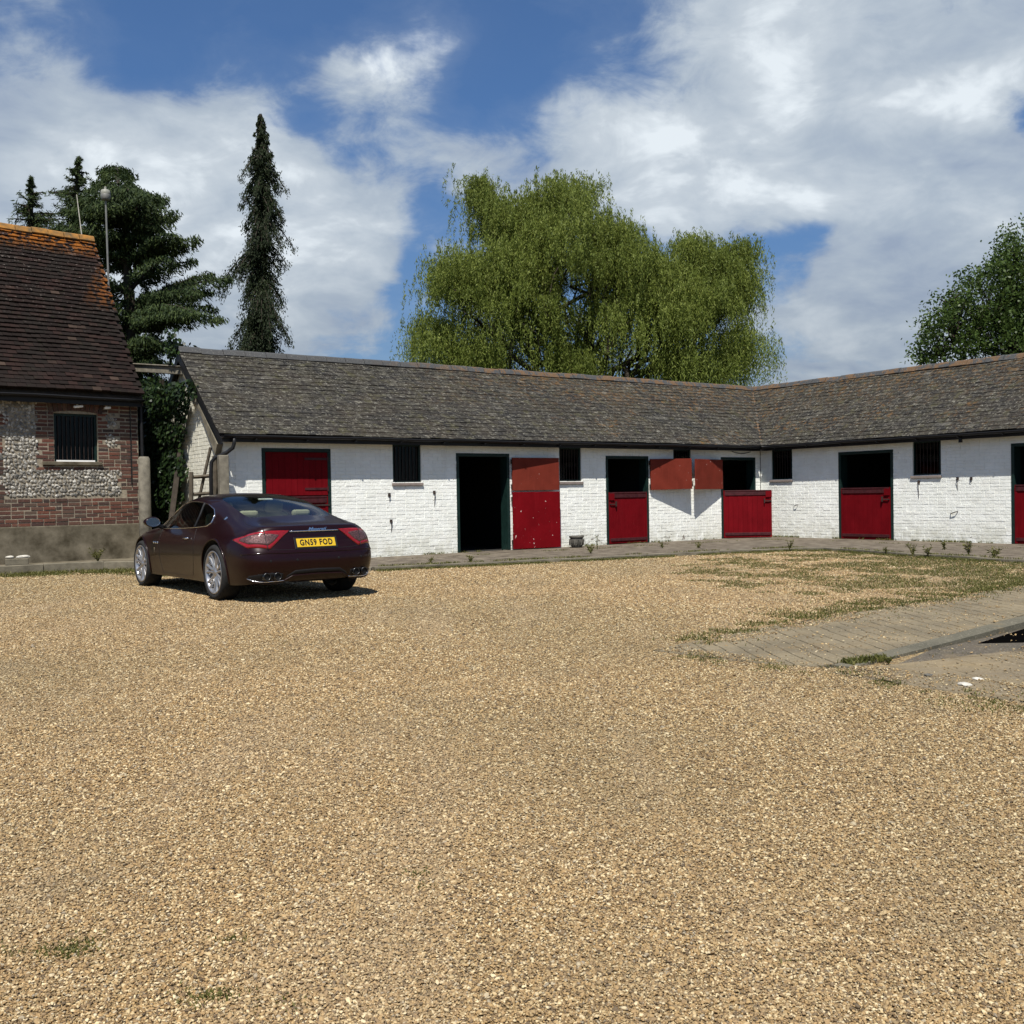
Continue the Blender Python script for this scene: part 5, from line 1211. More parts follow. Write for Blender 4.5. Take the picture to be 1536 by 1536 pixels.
for (q, rx, rz2, ry) in ELL:
    c = W(*q) - Vector((wb.x, WY, 0)); rad = np.array([rx * K, ry, rz2 * K]); vol = float(np.prod(rad)) ** (2 / 3)
    ncl = int(21 * vol ** .8) + 10
    u = rand_unit(ncl); u[:, 2] = np.where(u[:, 2] < -.3, -u[:, 2], u[:, 2]); s = rng.random(ncl) ** .42
    cc = np.array(c) + u * s[:, None] * rad * .98
    for ctr in cc:
        ns = int(rng.integers(10, 22)); sp = rng.uniform(.2, .55)
        st_ = ctr + rng.normal(size=(ns, 3)) * np.array([sp, sp, sp * .5])
        out = st_ - np.array(c); out[:, 2] = 0; out /= (np.linalg.norm(out, axis=1, keepdims=True) + .3)
        Ls = rng.uniform(.5, 1.9, ns) * (1.1 if ctr[2] < 9 else .62)
        nl = 22
        t = np.linspace(0, 1, nl)
        for i in range(ns):
            drift = out[i] * .30 + rng.normal(size=3) * .10
            p = st_[i] + np.outer(t * (1.2 - t * .6), drift) * Ls[i]; p[:, 2] += .10 * np.sin(t * 3) - (t ** 1.25) * Ls[i]
            p += rng.normal(size=p.shape) * .045
            Cs.append(p); a = np.zeros_like(p); a[:, 2] = -1; a += rng.normal(size=p.shape) * .5; Ax.append(a)
Cs = np.concatenate(Cs); Ax = np.concatenate(Ax); keep = Cs[:, 2] > 1.2; Cs, Ax = Cs[keep], Ax[keep]
print('willow leaves', len(Cs))
leaves('crown', Cs, Ax, rng.uniform(.10, .19, len(Cs)), rng.uniform(.026, .046, len(Cs)), M_willow, willow)

# conifers -------------------------------------------------------------
def spray(pts_c, pts_d, n_per, sp, ln, wd, droop):
    n = len(pts_c) * n_per; c = np.repeat(pts_c, n_per, 0) + rng.normal(size=(n, 3)) * np.array(sp); d = np.repeat(pts_d, n_per, 0) + rng.normal(size=(n, 3)) * .6; d[:, 2] -= droop
    return c, d, np.full(n, ln) * rng.uniform(.6, 1.3, n), np.full(n, wd) * rng.uniform(.7, 1.3, n)
def conifer(name, label, Y, axis_px, prof, mat, nbr, droop, n_per, sp, ln, wd, trunk_r, seed, out=.95, gap=.0, parent_group=None):
    """axis_px: trunk (px, py) list base to top; prof: list of (py, left px, right px) crown reach"""
    random.seed(seed); k = Y / 1520; b0 = P(axis_px[0][0], 744, Y); root = empty(name, (b0.x, Y, 0)); tag(root, label, 'tree'); O = Vector((b0.x, Y, 0))
    T = [Vector((0, 0, -.1))] + [P(x, y, Y) - O for x, y in axis_px[1:]]; mb = MB(); mb.tube(T, [trunk_r * (1 - i / len(T)) + .02 for i in range(len(T))], 9)
    def at_z(py):
        for a, c in zip(axis_px[:-1], axis_px[1:]):
            if (a[1] - py) * (c[1] - py) <= 0: t = (py - a[1]) / (c[1] - a[1] + 1e-6); return a[0] + t * (c[0] - a[0])
        return axis_px[-1][0]
    def reach(py, s):
        for a, c in zip(prof[:-1], prof[1:]):
            if a[0] <= py <= c[0]: t = (py - a[0]) / (c[0] - a[0]); return a[s] + t * (c[s] - a[s])
        return prof[-1][s]
    pc = []; pd = []; pf = []; y0, y1 = prof[0][0], prof[-1][0]
    for i in range(nbr):
        py = y0 + (y1 - y0) * (i + random.random()) / nbr; ang = random.uniform(0, 2 * math.pi); ca = math.cos(ang)
        ax_ = at_z(py); r = abs(reach(py, 2 if ca > 0 else 1) - ax_) * k; rr = abs(reach(py, 1) - ax_) * k * .5 + abs(reach(py, 2) - ax_) * k * .5
        L_ = (.42 + 1.75 * max(0, noise.noise(Vector((py * .05, ang * .7, seed))) + .30)) * math.sqrt((r * ca) ** 2 + (rr * math.sin(ang)) ** 2) * random.choice((random.uniform(.3, .8), random.uniform(.75, 1.15))) * out
        a = P(ax_, py, Y) - O; dirn_ = Vector((ca, math.sin(ang), 0))
        e = a + dirn_ * L_ + Vector((0, 0, -droop * L_)); n = max(2, int(L_ / .16)); mid = a + dirn_ * L_ * .5 + Vector((0, 0, .10 * L_ - droop * .2 * L_))
        pts = [a.lerp(mid, t).lerp(mid.lerp(e, t), t) for t in [j / n for j in range(n + 1)]]
        mb.tube(pts, [.03 * (1 - j / (n + 1)) + .005 for j in range(n + 1)], 4, False)
        for j in range(1 if L_ < .8 else 2, n + 1): pc.append(pts[j]); pd.append((pts[j] - pts[j - 1]).normalized()); pf.append(rr / .8)
    mb.build('trunk', M_bark, root)
    fac = np.clip(np.array(pf), .22, 1.0); c, d, l, w = spray(np.array(pc), np.array(pd), n_per, (0, 0, 0), ln, wd, .7); fr_ = np.repeat(fac, n_per)[:, None]; c = c + rng.normal(size=c.shape) * np.array(sp) * fr_ + np.array([0, 0, -sp[2] * 1.2]) * fr_ * rng.random((len(c), 1)); print(name, len(c))
    leaves('crown', c, d, l, w, mat, root); return root
conifer('spruce_tree', 'tall narrow ragged dark spruce standing alone above the left end of the slate roof', 36,
        [(392, 744), (392, 520), (393, 430), (392, 330), (392, 240), (391, 172)],
        [(172, 388, 394), (195, 383, 402), (206, 385, 410), (222, 372, 408), (236, 356, 414), (252, 364, 418), (268, 366, 412), (290, 372, 420), (320, 366, 424), (345, 360, 428), (380, 356, 420), (415, 354, 426), (440, 352, 424), (462, 344, 430), (475, 354, 424), (500, 362, 432), (514, 356, 440), (540, 350, 440), (680, 345, 440)],
        M_spruce, 600, 1.02, 48, (.085, .085, .11), .11, .036, .22, 3)
# cedar with long tiered limbs
random.seed(11); CY = 31.0; cb = P(205, 744, CY); O = Vector((cb.x, CY, 0)); cedar = empty('cedar_tree', O); tag(cedar, 'broad dark cedar with drooping tiered limbs filling the gap above barn and stable', 'tree')
mb = MB(); mb.tube([(0, 0, -.1), (.0, 0, 5), (-.1, 0, 8), P(186, 315, CY) - O], [.38, .28, .14, .02], 9)
LIMBS = [((200, 560), (255, 548)), ((200, 520), (300, 532)), ((205, 500), (332, 478)), ((205, 480), (322, 462)), ((205, 470), (345, 418)), ((205, 455), (318, 440)), ((200, 430), (292, 392)), ((200, 405), (296, 358)), ((195, 390), (270, 372)), ((195, 370), (262, 318)), ((190, 345), (250, 298)),
         ((188, 320), (240, 300)), ((185, 305), (222, 292)), ((180, 290), (205, 285)), ((178, 280), (172, 262)), ((190, 340), (120, 300)), ((190, 370), (90, 340)), ((190, 320), (135, 285)), ((190, 400), (60, 350)), ((190, 440), (110, 420)), ((190, 500), (120, 480)), ((190, 560), (130, 520)), ((200, 580), (270, 580)), ((200, 600), (240, 600)),
         ((200, 540), (230, 500)), ((200, 500), (240, 440)), ((200, 430), (230, 400)), ((195, 400), (215, 350)), ((190, 360), (205, 320)), ((190, 340), (160, 290)), ((190, 330), (100, 320))]
pc = []; pd = []
FILL = [((195, y_), (x_, y_ + random.uniform(-25, 15))) for y_, x_ in [(random.uniform(310, 600), random.choice((random.uniform(110, 165), random.uniform(215, 262)))) for _ in range(46)]]
for rep in range(4):
    for (a, e) in LIMBS + (FILL if rep == 0 else []):
        if rep and random.random() < .35: continue
        dep = random.uniform(-1, 1) * (1.0 if rep == 0 else 2.6); sc = 1.0 if rep == 0 else random.uniform(.45, .85)
        A = P(a[0], a[1] + (random.uniform(-6, 6) if rep else 0), CY) - O; E_ = P(a[0] + (e[0] - a[0]) * sc, e[1] + (random.uniform(-9, 9) if rep else 0), CY + dep) - O; L_ = (E_ - A).length; n = max(3, int(L_ / .12))
        mid = A.lerp(E_, .6) + Vector((0, 0, .16 * L_)); pts = [A.lerp(mid, t).lerp(mid.lerp(E_, t), t) for t in [j / n for j in range(n + 1)]]
        mb.tube(pts, [min(.06, .018 * L_) * (1 - j / (n + 1)) + .006 for j in range(n + 1)], 5, False)
        for j in range(max(1, n // 6), n + 1):
            t = j / n; wdt = .50 * math.sin(math.pi * min(1, t * .80 + .12)) + .05; dv = (pts[j] - pts[j - 1]).normalized(); side = Vector((-dv.y, dv.x, 0)).normalized() if abs(dv.z) < .95 else Vector((1, 0, 0))
            for s in (-1, 1):
                for m_ in range(3):
                    f = random.random() ** .7; q = pts[j] + side * s * wdt * f + Vector((0, 0, -.42 * f * wdt + random.gauss(0, .03))); pc.append(q); pd.append((dv * .6 + side * s * .6 + Vector((0, 0, -.25))))
mb.build('trunk', M_bark, cedar)
c, d, l, w = spray(np.array(pc), np.array(pd), 8, (.06, .06, .05), .16, .038, .9); print('cedar', len(c)); leaves('crown', c, d, l, w, M_cedar, cedar)
for nm, lb, Y, ax_, pr, sd in (
    ('pine_tree', 'feathery conifer with a bare wispy top, right of the two behind the barn ridge', 33, [(113, 744), (113, 400), (114, 300), (119, 238)], [(236, 116, 122), (252, 108, 126), (266, 94, 132), (285, 84, 140), (300, 74, 150), (340, 66, 165), (400, 60, 165), (600, 50, 160)], 21),
    ('pine_tree', 'feathery conifer with a thin bare tip, left of the two behind the barn ridge', 33, [(46, 744), (46, 400), (46, 320), (47, 268)], [(266, 45, 49), (285, 36, 58), (300, 26, 70), (318, 18, 84), (345, 8, 98), (400, 0, 100), (600, 0, 95)], 22)):
    conifer(nm, lb, Y, ax_, pr, M_cedar, 330, -.15, 16, (.08, .08, .06), .16, .030, .12, sd)['group'] = 'conifers behind the barn ridge'
t_ = P(-40, 400, 40); K2 = 40 / 1520
# broadleaved trees
def bush(name, label, O, ells, mat, n_cl, per, sp, ln, wd, trunk=None, cat='tree', twig=True, seed=5, pname='crown'):
    random.seed(seed); root = empty(name, O); tag(root, label, cat); O = Vector(O); mb = MB(); Cs = []; Ax = []
    if trunk: mb.tube(trunk, [.25, .2, .15][:len(trunk)] if len(trunk) <= 3 else .15, 8)
    tot = sum(r[0] * r[1] * r[2] for _, r in ells)
    for c, r in ells:
        n = max(6, int(n_cl * (r[0] * r[1] * r[2]) / tot)); u = rand_unit(n); s = rng.random(n) ** .35; cc = np.array(c) + u * s[:, None] * np.array(r)
        for ctr in cc:
            if twig and random.random() < .35: limb(mb, Vector(c) + Vector((0, 0, -r[2] * .4)), ctr, .035, .008, .7, 4)
            m_ = int(rng.integers(int(per * .6), int(per * 1.4))); Cs.append(ctr + rng.normal(size=(m_, 3)) * sp * rng.uniform(.7, 1.3)); Ax.append(rand_unit(m_) + np.array([0, 0, -.4]))
    if mb.V: mb.build('trunk', M_bark, root)
    Cs = np.concatenate(Cs); Ax = np.concatenate(Ax); k = Cs[:, 2] > .02; Cs, Ax = Cs[k], Ax[k]; print(name, len(Cs))
    leaves(pname, Cs, Ax, rng.uniform(.7, 1.25, len(Cs)) * ln, rng.uniform(.7, 1.25, len(Cs)) * wd, mat, root); return root
RY = 34.0; k_ = RY / 1520
def E3(px, py, rx, rz2, ry, O, Y=RY): c = P(px, py, Y) - Vector(O); k = Y / 1520; return ((c.x, c.y, c.z), (rx * k, ry, rz2 * k))
O = (P(1560, 744, RY).x, RY, 0)
bush('ash_tree', 'dark leafy green tree rising behind the right end of the slate roof', O, [E3(*q, O) for q in ((1580, 420, 90, 108, 2.2), (1490, 462, 66, 66, 1.8), (1430, 492, 46, 54, 1.4), (1525, 380, 30, 40, 1.0), (1405, 520, 34, 36, 1.2), (1540, 520, 110, 70, 2.4), (1640, 450, 90, 110, 2.4), (1425, 445, 22, 26, .6), (1395, 492, 16, 14, .5), (1515, 398, 25, 30, .9), (1385, 540, 16, 14, .6), (1460, 425, 18, 18, .6))], M_broad, 1500, 36, .17, .13, .07,
     [(0, 0, -.1), (0, 0, 3), (.3, 0, 6)], seed=8)
# ivy on the gable and the dark scrub in the gap
def ivy():
    root = empty('ivy', STB @ Vector((-.05, 3.0, 0))); root.rotation_euler.z = A1; tag(root, 'dark glossy ivy climbing over the left side of the cream gable wall', 'ivy'); ST_ = STB @ Matrix.Translation((-.05, 3.0, 0)); inv = ST_.inverted()
    n = 15000; y = rng.uniform(.4, 4.8, n); z = rng.uniform(0, 4.7, n)
    edge = 1.30 + 1.35 * np.clip((3.6 - z) / 3.0, 0, 1) + .25 * np.sin(z * 3.1) + .12 * np.sin(z * 9); top = 2.47 + (np.minimum(y, 4.2 - y) + .28) * .769 + .08
    z_ok = (z < 3.60) | ((y > 1.75) & (y < 2.25) & (z > 4.2)); k = z_ok & (y > edge + rng.normal(size=n) * .12) & ((z < top) | (y > 2.0)); y, z = y[k], z[k]; m_ = len(y)
    bulge = .10 + .30 * np.clip(y - edge[k], 0, 1.2); x = -bulge * rng.random(m_) ** .5 - .04
    Cn = np.stack([x, y - 3.0, z], 1); ax = rng.normal(size=(m_, 3)) * .5 + np.array([-.3, 0, -.9]); fl_ = np.tile(np.array([[-1.0, -.3, .5]]), (m_, 1))
    leaves('foliage', Cn, ax, rng.uniform(.07, .13, m_), rng.uniform(.06, .10, m_), M_ivy, root, fl_)
    mb = MB()
    for i in range(9):
        y0 = random.uniform(-.2, 1.0); pts = [(-.03, y0, 0)]
        for k in range(7): pts.append((-.03, pts[-1][1] + random.gauss(0, .12), pts[-1][2] + .55))
        mb.tube(pts, [.03 - .003 * i2 for i2 in range(8)], 6)
    mb.build('stem', M_bark, root)
ivy()
IY = 22.6; O = (P(242, 744, IY).x, IY, 0)
bush('overgrown_shrub', 'tall dark ivy covered shrub growing in the gap between barn and stable', O, [E3(*q, O, IY) for q in ((250, 632, 36, 52, .7), (240, 700, 40, 90, .8), (235, 800, 40, 70, .8), (262, 528, 13, 17, .25), (225, 645, 26, 64, .5))], M_ivy, 420, 46, .13, .10, .075, [(0, 0, -.1), (0, 0, 2), (.1, 0, 3.6)], 'shrub', seed=9, pname='foliage')
IY2 = 25.5; O = (P(240, 744, IY2).x, IY2, 0)
bush('hedge', 'dense dark hedge closing the far end of the gap behind the shrub', O, [E3(*q, O, IY2) for q in ((200, 720, 60, 130, .9), (270, 720, 60, 120, .9), (235, 650, 70, 60, .9))], M_cedar, 420, 46, .2, .16, .12, [(0, 0, -.1), (0, 0, 2), (.1, 0, 3)], 'hedge', seed=10, pname='foliage')

# ------------------------------------------------------------------ grass, moss and weeds
def blades(name, X, h, w, mat, lean=.45, parent=None):
    n = len(X); a = rng.uniform(0, 2 * np.pi, n); s = np.stack([np.cos(a), np.sin(a), np.zeros(n)], 1); l = rng.normal(size=(n, 3)) * lean; l[:, 2] = 1; l /= np.linalg.norm(l, axis=1, keepdims=True)
    h = np.broadcast_to(h, (n,))[:, None]; w = np.broadcast_to(w, (n,))[:, None]; bend = rng.normal(size=(n, 3)) * .25 * h; bend[:, 2] = -abs(bend[:, 2]) * .4
    V = np.stack([X - s * w / 2, X + s * w / 2, X + l * h * .6 + s * w * .35, X + l * h + bend, X + l * h * .6 - s * w * .35], 1).reshape(-1, 3); n5 = np.arange(n)[:, None] * 5
    F3 = []; me = mesh(name, V, np.concatenate([n5 + np.array([[0, 1, 2, 4]]), n5 + np.array([[4, 2, 3, 3]])], 0)[:n], mat, False, rng.random(n))
    # two faces a blade: quad and tip
    me2 = bpy.data.meshes.new(name); Fq = (n5 + np.array([[0, 1, 2, 4]])).astype(np.int32); Ft = (n5 + np.array([[4, 2, 3]])).astype(np.int32)
    me2.vertices.add(len(V)); me2.vertices.foreach_set('co', V.astype(np.float32).ravel()); li = np.concatenate([Fq.ravel(), Ft.ravel()]); me2.loops.add(len(li)); me2.loops.foreach_set('vertex_index', li)
    me2.polygons.add(2 * n); me2.polygons.foreach_set('loop_start', np.concatenate([np.arange(n) * 4, 4 * n + np.arange(n) * 3]).astype(np.int32)); me2.update(calc_edges=True)
    rn = rng.random(n); at_ = me2.attributes.new('rnd', 'FLOAT', 'FACE'); at_.data.foreach_set('value', np.concatenate([rn, rn]).astype(np.float32)); me2.materials.append(mat); bpy.data.meshes.remove(me)
    return link(name, me2, parent)
def fbm(x, y, s, seed): return np.array([noise.fractal(Vector((a * s, c * s, seed)), 1.0, 2.0, 4) for a, c in zip(x, y)])
def along(pts, n, spread, side=0):
    pts = np.array(pts, dtype=float); sg = np.linalg.norm(np.diff(pts, axis=0), axis=1); c = np.cumsum(sg) / sg.sum(); u = rng.random(n); i = np.searchsorted(c, u); i = np.minimum(i, len(sg) - 1); t = rng.random(n)
    p = pts[i] + (pts[i + 1] - pts[i]) * t[:, None]; d = (pts[i + 1] - pts[i]) / sg[i][:, None]; nrm = np.stack([d[:, 1], -d[:, 0]], 1)
    return p + nrm * (side + rng.normal(size=n) * spread)[:, None]
G = []; H_ = []
def addg(xy, hmin, hmax, z=0.0, thr=None, sc=1.6, seed=0):
    if thr is not None: k = fbm(xy[:, 0], xy[:, 1], sc, seed) > thr; xy = xy[k]
    G.append(np.c_[xy, np.full(len(xy), z)]); H_.append(rng.uniform(hmin, hmax, len(xy)))
addg(along(EDGE[2:11], 30000, .11, .15), .02, .06, 0, -.30, 1.3, 3)
addg(along(EDGE[2:11], 7000, .26, .30), .010, .03, 0, .05, 2.2, 4)
addg(along([(-12, 16.2), (-9.3, 17.35), (-8.4, 17.95), (-7.4, 18.4), (-6.4, 18.0), (-5.4, 17.3)], 17000, .26, .10), .02, .07, 0, -.25, 1.2, 5)
addg(along([(-12, 16.2), (-9.3, 17.35), (-8.4, 17.95), (-7.4, 18.4), (-6.4, 18.0)], 3500, .15, .0), .03, .11, 0, -.0, 1.5, 6)
# mossy corner on the right
xy = np.stack([rng.uniform(2.2, 12.5, 170000), rng.uniform(9.3, 20.8, 170000)], 1)
cd = np.hypot(xy[:, 0] - 8.0, (xy[:, 1] - 15.2) * .85); inside_ = (xy[:, 1] > 9.80 + (xy[:, 0] - 2.75) * .83) & (xy[:, 0] < 6.9 + (20.3 - xy[:, 1]) * .50) & (cd < 5.6)
xy = xy[inside_]; cd = cd[inside_]; f = fbm(xy[:, 0], xy[:, 1], 1.1, 8) + .5 * fbm(xy[:, 0], xy[:, 1], 4.0, 9); k = f > -.42 + np.clip(cd - 2.0, 0, 4) * .19; xy = xy[k]
G.append(np.c_[xy, np.zeros(len(xy))]); H_.append(rng.uniform(.012, .040, len(xy)))
# path edges
PE = [(1.4, 8.35), (2.0, 9.05), (2.75, 9.80), (4.6, 11.30), (6.5, 12.92), (9.2, 15.2)]
addg(along(PE, 12000, .13, -.02), .010, .045, .0, .0, 3.4, 12); addg(along(PE[2:], 16000, .30, -.24), .01, .04, 0, -.02, 2.4, 13)
PB = [(1.3, 7.75), (1.75, 7.26), (2.2, 6.92), (2.55, 6.28), (3.1, 5.52), (4.2, 4.55)]
addg(along(PB, 8000, .09, .04), .006, .03, .0, .02, 4.0, 14); addg(along(PB[2:], 4200, .14, .14), .008, .03, 0, .08, 2.5, 15)
addg(along([(2.35, 7.2), (2.55, 7.32), (2.7, 7.36)], 500, .035), .02, .06, .02)
# stray tufts in the gravel
gg = [g for g in ((100, 1428, .06, 300), (95, 1432, .03, 100), (118, 1420, .03, 120), (300, 1500, .05, 160), (322, 1496, .03, 140), (795, 930, .10, 70), (6, 1430, .03, 60), (345, 1412, .03, 60), (620, 1312, .03, 60), (1095, 950, .2, 160), (1130, 935, .12, 160), (870, 945, .1, 50), (440, 965, .1, 50), (640, 1330, .02, 30), (430, 1510, .04, 40), (1180, 1445, .03, 30))]
for px, py, s, n in gg:
    q = P(px, py, 1); kk = 1.25 / (1.25 - q.z); c = np.array([q.x * kk, kk]); addg(c + rng.normal(size=(n, 2)) * np.array([s, s * .6]), .006, .022)
for i in range(150):
    yy = rng.uniform(7, 19); c = np.array([rng.uniform(-.5, .55) * yy, yy]); addg(c + rng.normal(size=(12, 2)) * np.array([.07, .04]), .006, .016)
X = np.concatenate(G); H_ = np.concatenate(H_)
def in_poly(X, poly):
    r = np.zeros(len(X), bool); n = len(poly)
    for i in range(n):
        (x0, y0), (x1, y1) = poly[i], poly[(i + 1) % n]; c = ((y0 > X[:, 1]) != (y1 > X[:, 1])) & (X[:, 0] < (x1 - x0) * (X[:, 1] - y0) / (y1 - y0 + 1e-9) + x0); r ^= c
    return r
PAVP = [(x, y) for x, y in EDGE] + BK
X[in_poly(X, [(1.10, 8.0), (1.75, 7.35), (2.20, 7.12), (2.15, 6.9), (2.55, 6.35), (3.1, 5.6), (5.5, 3.4), (14, 3.4), (14, 16), (9.2, 15.1), (6.5, 12.8), (2.75, 9.72), (2.0, 8.95)]), 2] = .012
k = ~in_poly(X, PAVP); X, H_ = X[k], H_[k]
def wl_(t, o): q = L0 + d1 * t + Vector((d1.y, -d1.x, 0)) * o; return (q.x, q.y)
def wr_(t, o): q = C0 + d2 * t + Vector((-.818, -.5752, 0)) * o; return (q.x, q.y)
G = []; H_b = H_; H_ = []
addg(along([wl_(3.2, .05), wl_(14.4, .05)], 1500, .03), .02, .07, .05, .08, 1.5, 31); addg(along([wr_(.4, .05), wr_(9, .05)], 1800, .03), .02, .08, .05, .0, 1.5, 32)
addg(along([wl_(3.2, .95), wl_(9, 1.1), wl_(13.4, 1.2), wr_(1.6, 1.2), wr_(9, 1.4)], 3600, .10), .01, .035, .05, .05, 1.2, 33)
addg(along([(x - .05, y + .16) for x, y in EDGE[2:11]], 5200, .07), .015, .05, .055, -.05, 1.3, 34)
X = np.concatenate([X] + G); H_ = np.concatenate([H_b] + H_); print('blades', len(X))
tag(blades('grass', X, H_, np.clip(H_ * .30, .005, .014), M_grass), kind='stuff')
def weed(px, py, z, h, n, label, spread=.5, name='weed', leafl=.07):
    q = P(px, py, 1); kk = (1.25 - z) / (1.25 - q.z); O = Vector((q.x * kk, kk, z)); root = empty(name, O); tag(root, label, 'weed', 'weeds growing along the paving and walls'); mb = MB(); Cs = []; Ax = []
    for i in range(n):
        a = random.uniform(0, 6.28); s = random.uniform(.2, 1) * spread * h; e = Vector((math.cos(a) * s, math.sin(a) * s, h * random.uniform(.6, 1))); m1 = e * .5 + Vector((0, 0, h * .12))
        pts = [Vector((0, 0, -.01)).lerp(m1, t).lerp(m1.lerp(e, t), t) for t in (0, .25, .5, .75, 1)]; mb.tube(pts, [.006, .005, .004, .003, .002], 4)
        for j in range(int(h * 40) + 4):
            t = random.uniform(.15, 1); p = Vector((0, 0, 0)).lerp(m1, t).lerp(m1.lerp(e, t), t); d = Vector((random.gauss(0, 1), random.gauss(0, 1), random.gauss(.2, .6))).normalized(); Cs.append(p + d * leafl * .4); Ax.append(d)
    mb.build('stem', M_grass, root); leaves('leaf_cluster', np.array(Cs), np.array(Ax), leafl, leafl * .22, M_grass, root)
weed(1369, 833, .05, .24, 6, 'leafy green weed on the pavement edge, leftmost of the right hand row', .45)
weed(1392, 833, .05, .18, 6, 'low dark weed on the pavement edge, second in the right hand row', .6)
weed(1417, 825, .05, .20, 5, 'pale thin weed against the white wall in the right hand row', .5)
weed(1453, 832, .05, .28, 7, 'tallest leafy weed of the right hand row on the pavement edge', .4)
weed(1492, 836, .05, .16, 6, 'broad dark leaved weed at the right end of the row', .8, leafl=.1)
weed(1330, 829, .05, .10, 5, 'small flat weed below the red half door on the right wing', .8)
weed(896, 824, .05, .48, 2, 'dead stalky weed standing by the wall left of the red half door', .18, leafl=.05)
weed(886, 830, .05, .20, 8, 'bushy green weed at the foot of the dead stalk', .9)
weed(147, 842, .15, .26, 9, 'bushy weed on the terrace at the foot of the barn plinth', .8)
weed(8, 843, .15, .20, 6, 'green weed beside the concrete block at the far left', .8)
weed(1184, 824, .05, .22, 5, 'ragged weed in the corner of the pavement below the red half door', .7)
weed(1047, 822, .05, .12, 6, 'small green weed on the pavement under the two open red door leaves', .9)
weed(994, 822, .05, .14, 4, 'thin weed on the pavement just right of the middle red half door', .6)
weed(1333, 993, .02, .05, 7, 'dark green weed growing in the concrete joint at the tip of the raised lip', 1.6, leafl=.035)
weed(645, 845, .05, .10, 4, 'tiny weed on the pavement left of the open stable doorway', .9)
weed(705, 843, .05, .12, 6, 'low weed on the kerb in front of the open stable doorway', .9)

# ------------------------------------------------------------------ gravel stones (real pebbles near the viewer)
src = bpy.data.collections.new('pebble_shapes')
for s in range(7):
    bm = bmesh.new(); bmesh.ops.create_icosphere(bm, subdivisions=1, radius=.5)
    for v in bm.verts: v.co *= 1 + .5 * noise.noise(v.co * 2.1 + Vector((s * 5.3, 0, 0))); 
    for v in bm.verts: v.co = Vector((v.co.x * (1.2 + .25 * (s % 3)), v.co.y, v.co.z * .62))
    me = bpy.data.meshes.new('pebble'); bm.to_mesh(me); bm.free(); me.materials.append(M_gstone); me.polygons.foreach_set('use_smooth', [s % 2 == 0] * len(me.polygons))
    src.objects.link(bpy.data.objects.new('pebble', me))
N = 1450000
t = rng.random(N); Y0, Y1 = 1.7, 21.5
yy = Y0 * (Y1 / Y0) ** (t ** .88); xx = rng.uniform(-1, 1, N) * (.64 * yy + 1.3)
Xp = np.stack([xx, yy, np.zeros(N)], 1)
SLABP = [(1.10, 8.0), (1.75, 7.35), (2.20, 7.12), (2.15, 6.9), (2.55, 6.35), (3.1, 5.6), (5.5, 3.4), (14, 3.4), (14, 16), (9.2, 15.1), (6.5, 12.8), (2.75, 9.72), (2.0, 8.95)]
ins = in_poly(Xp, SLABP); si = np.where(ins)[0]; fs_ = fbm(Xp[si, 0], Xp[si, 1], 1.7, 41); inner = [(1.45, 8.0), (2.1, 7.35), (2.6, 7.0), (3.2, 6.3), (5.5, 4.2), (12, 6), (12, 14), (9.2, 14.7), (6.5, 12.45), (2.9, 9.4), (2.1, 8.65)]
edge_ = ~in_poly(Xp[si], inner); pk = np.where(edge_, .12 + .35 * (fs_ > .12), .012 + .05 * (fs_ > .2)); keep_ = np.ones(len(Xp), bool); keep_[si] = rng.random(len(si)) < pk; Xp[si, 2] = .014; Xp = Xp[keep_]
mreg = np.hypot(Xp[:, 0] - 8.0, (Xp[:, 1] - 15.2) * .85) < 5.6; ii = np.where(mreg)[0]; fm = fbm(Xp[ii, 0], Xp[ii, 1], 1.1, 8) + .5 * fbm(Xp[ii, 0], Xp[ii, 1], 4.0, 9); cdd = np.hypot(Xp[ii, 0] - 8.0, (Xp[ii, 1] - 15.2) * .85)
kk_ = np.ones(len(Xp), bool); kk_[ii[(fm > -.32 + np.clip(cdd - 2.0, 0, 4) * .19) & (rng.random(len(ii)) < .75)]] = False; Xp = Xp[kk_]
Xp = Xp[~in_poly(Xp, PAVP)]; Xp = Xp[~in_poly(Xp, [(-14, 14.2), (-9.35, 17.75), (-8.5, 18.35), (-7.6, 18.85), (-6.6, 18.85), (-6.5, 25), (-30, 25)])]
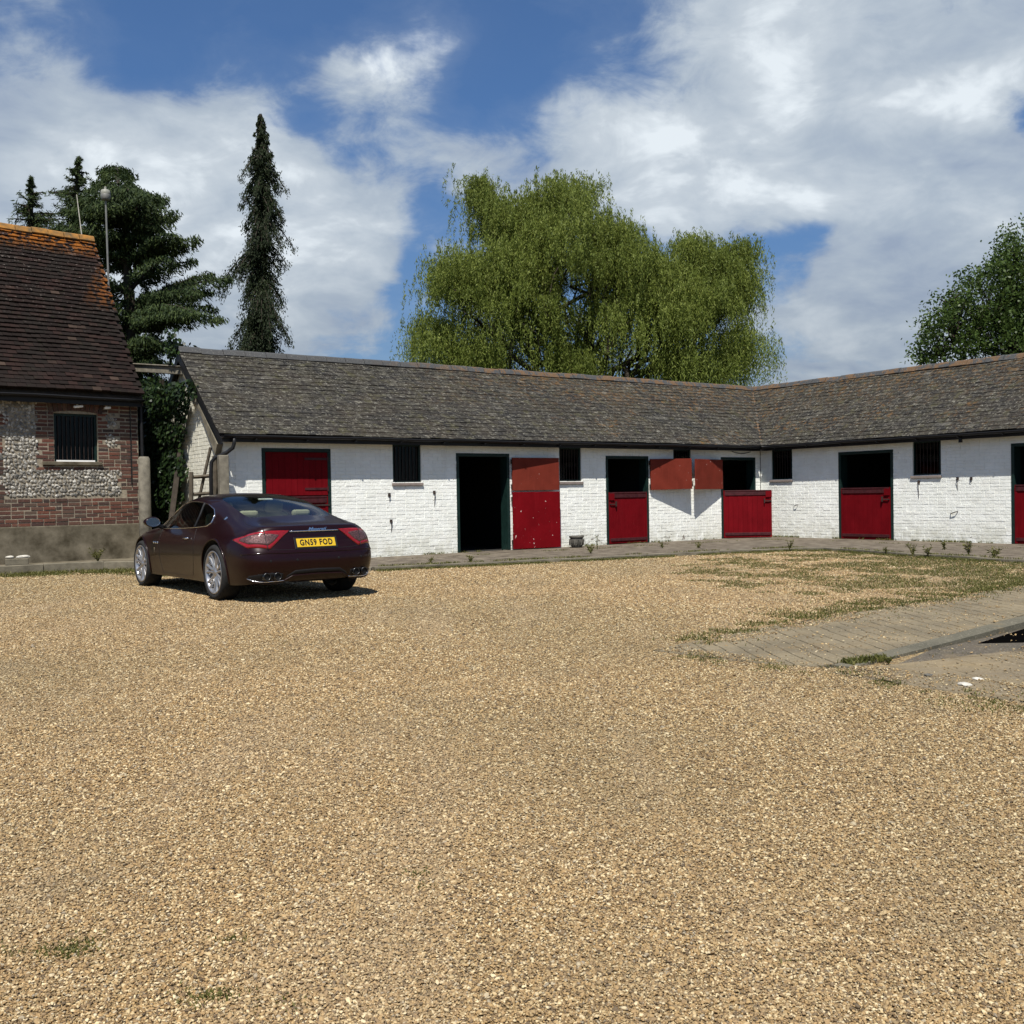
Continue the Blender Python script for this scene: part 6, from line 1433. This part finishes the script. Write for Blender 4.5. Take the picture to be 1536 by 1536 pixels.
n = len(Xp); big = rng.random(n); sz = np.exp(rng.normal(size=n) * .30) * .0059 * np.clip(.80 + Xp[:, 1] * .115, 1.0, 3.0); sz = np.clip(sz, .003, .032)
Xp[:, 2] += rng.random(n) * .007
pm = bpy.data.meshes.new('gravel_stones'); pm.vertices.add(n); pm.vertices.foreach_set('co', Xp.astype(np.float32).ravel())
at_ = pm.attributes.new('sz', 'FLOAT', 'POINT'); at_.data.foreach_set('value', sz.astype(np.float32))
rt = rng.uniform(0, 6.283, (n, 3)); rt[:, :2] = rng.normal(size=(n, 2)) * .35; at_ = pm.attributes.new('rot', 'FLOAT_VECTOR', 'POINT'); at_.data.foreach_set('vector', rt.astype(np.float32).ravel())
go = link('gravel_stones', pm); tag(go, kind='stuff'); ng = bpy.data.node_groups.new('scatter', 'GeometryNodeTree')
ng.interface.new_socket('Geometry', in_out='INPUT', socket_type='NodeSocketGeometry'); ng.interface.new_socket('Geometry', in_out='OUTPUT', socket_type='NodeSocketGeometry')
gi = ng.nodes.new('NodeGroupInput'); gout = ng.nodes.new('NodeGroupOutput'); iop = ng.nodes.new('GeometryNodeInstanceOnPoints'); ci = ng.nodes.new('GeometryNodeCollectionInfo'); ci.inputs['Collection'].default_value = src; ci.inputs['Separate Children'].default_value = True; ci.inputs['Reset Children'].default_value = True
a1 = ng.nodes.new('GeometryNodeInputNamedAttribute'); a1.data_type = 'FLOAT'; a1.inputs[0].default_value = 'sz'; a2 = ng.nodes.new('GeometryNodeInputNamedAttribute'); a2.data_type = 'FLOAT_VECTOR'; a2.inputs[0].default_value = 'rot'
e2r = ng.nodes.new('FunctionNodeEulerToRotation'); L_ = ng.links
L_.new(gi.outputs[0], iop.inputs['Points']); L_.new(ci.outputs[0], iop.inputs['Instance']); iop.inputs['Pick Instance'].default_value = True
L_.new(a1.outputs[0], iop.inputs['Scale']); L_.new(a2.outputs[0], e2r.inputs[0]); L_.new(e2r.outputs[0], iop.inputs['Rotation']); L_.new(iop.outputs[0], gout.inputs[0])
mod = go.modifiers.new('scatter', 'NODES'); mod.node_group = ng
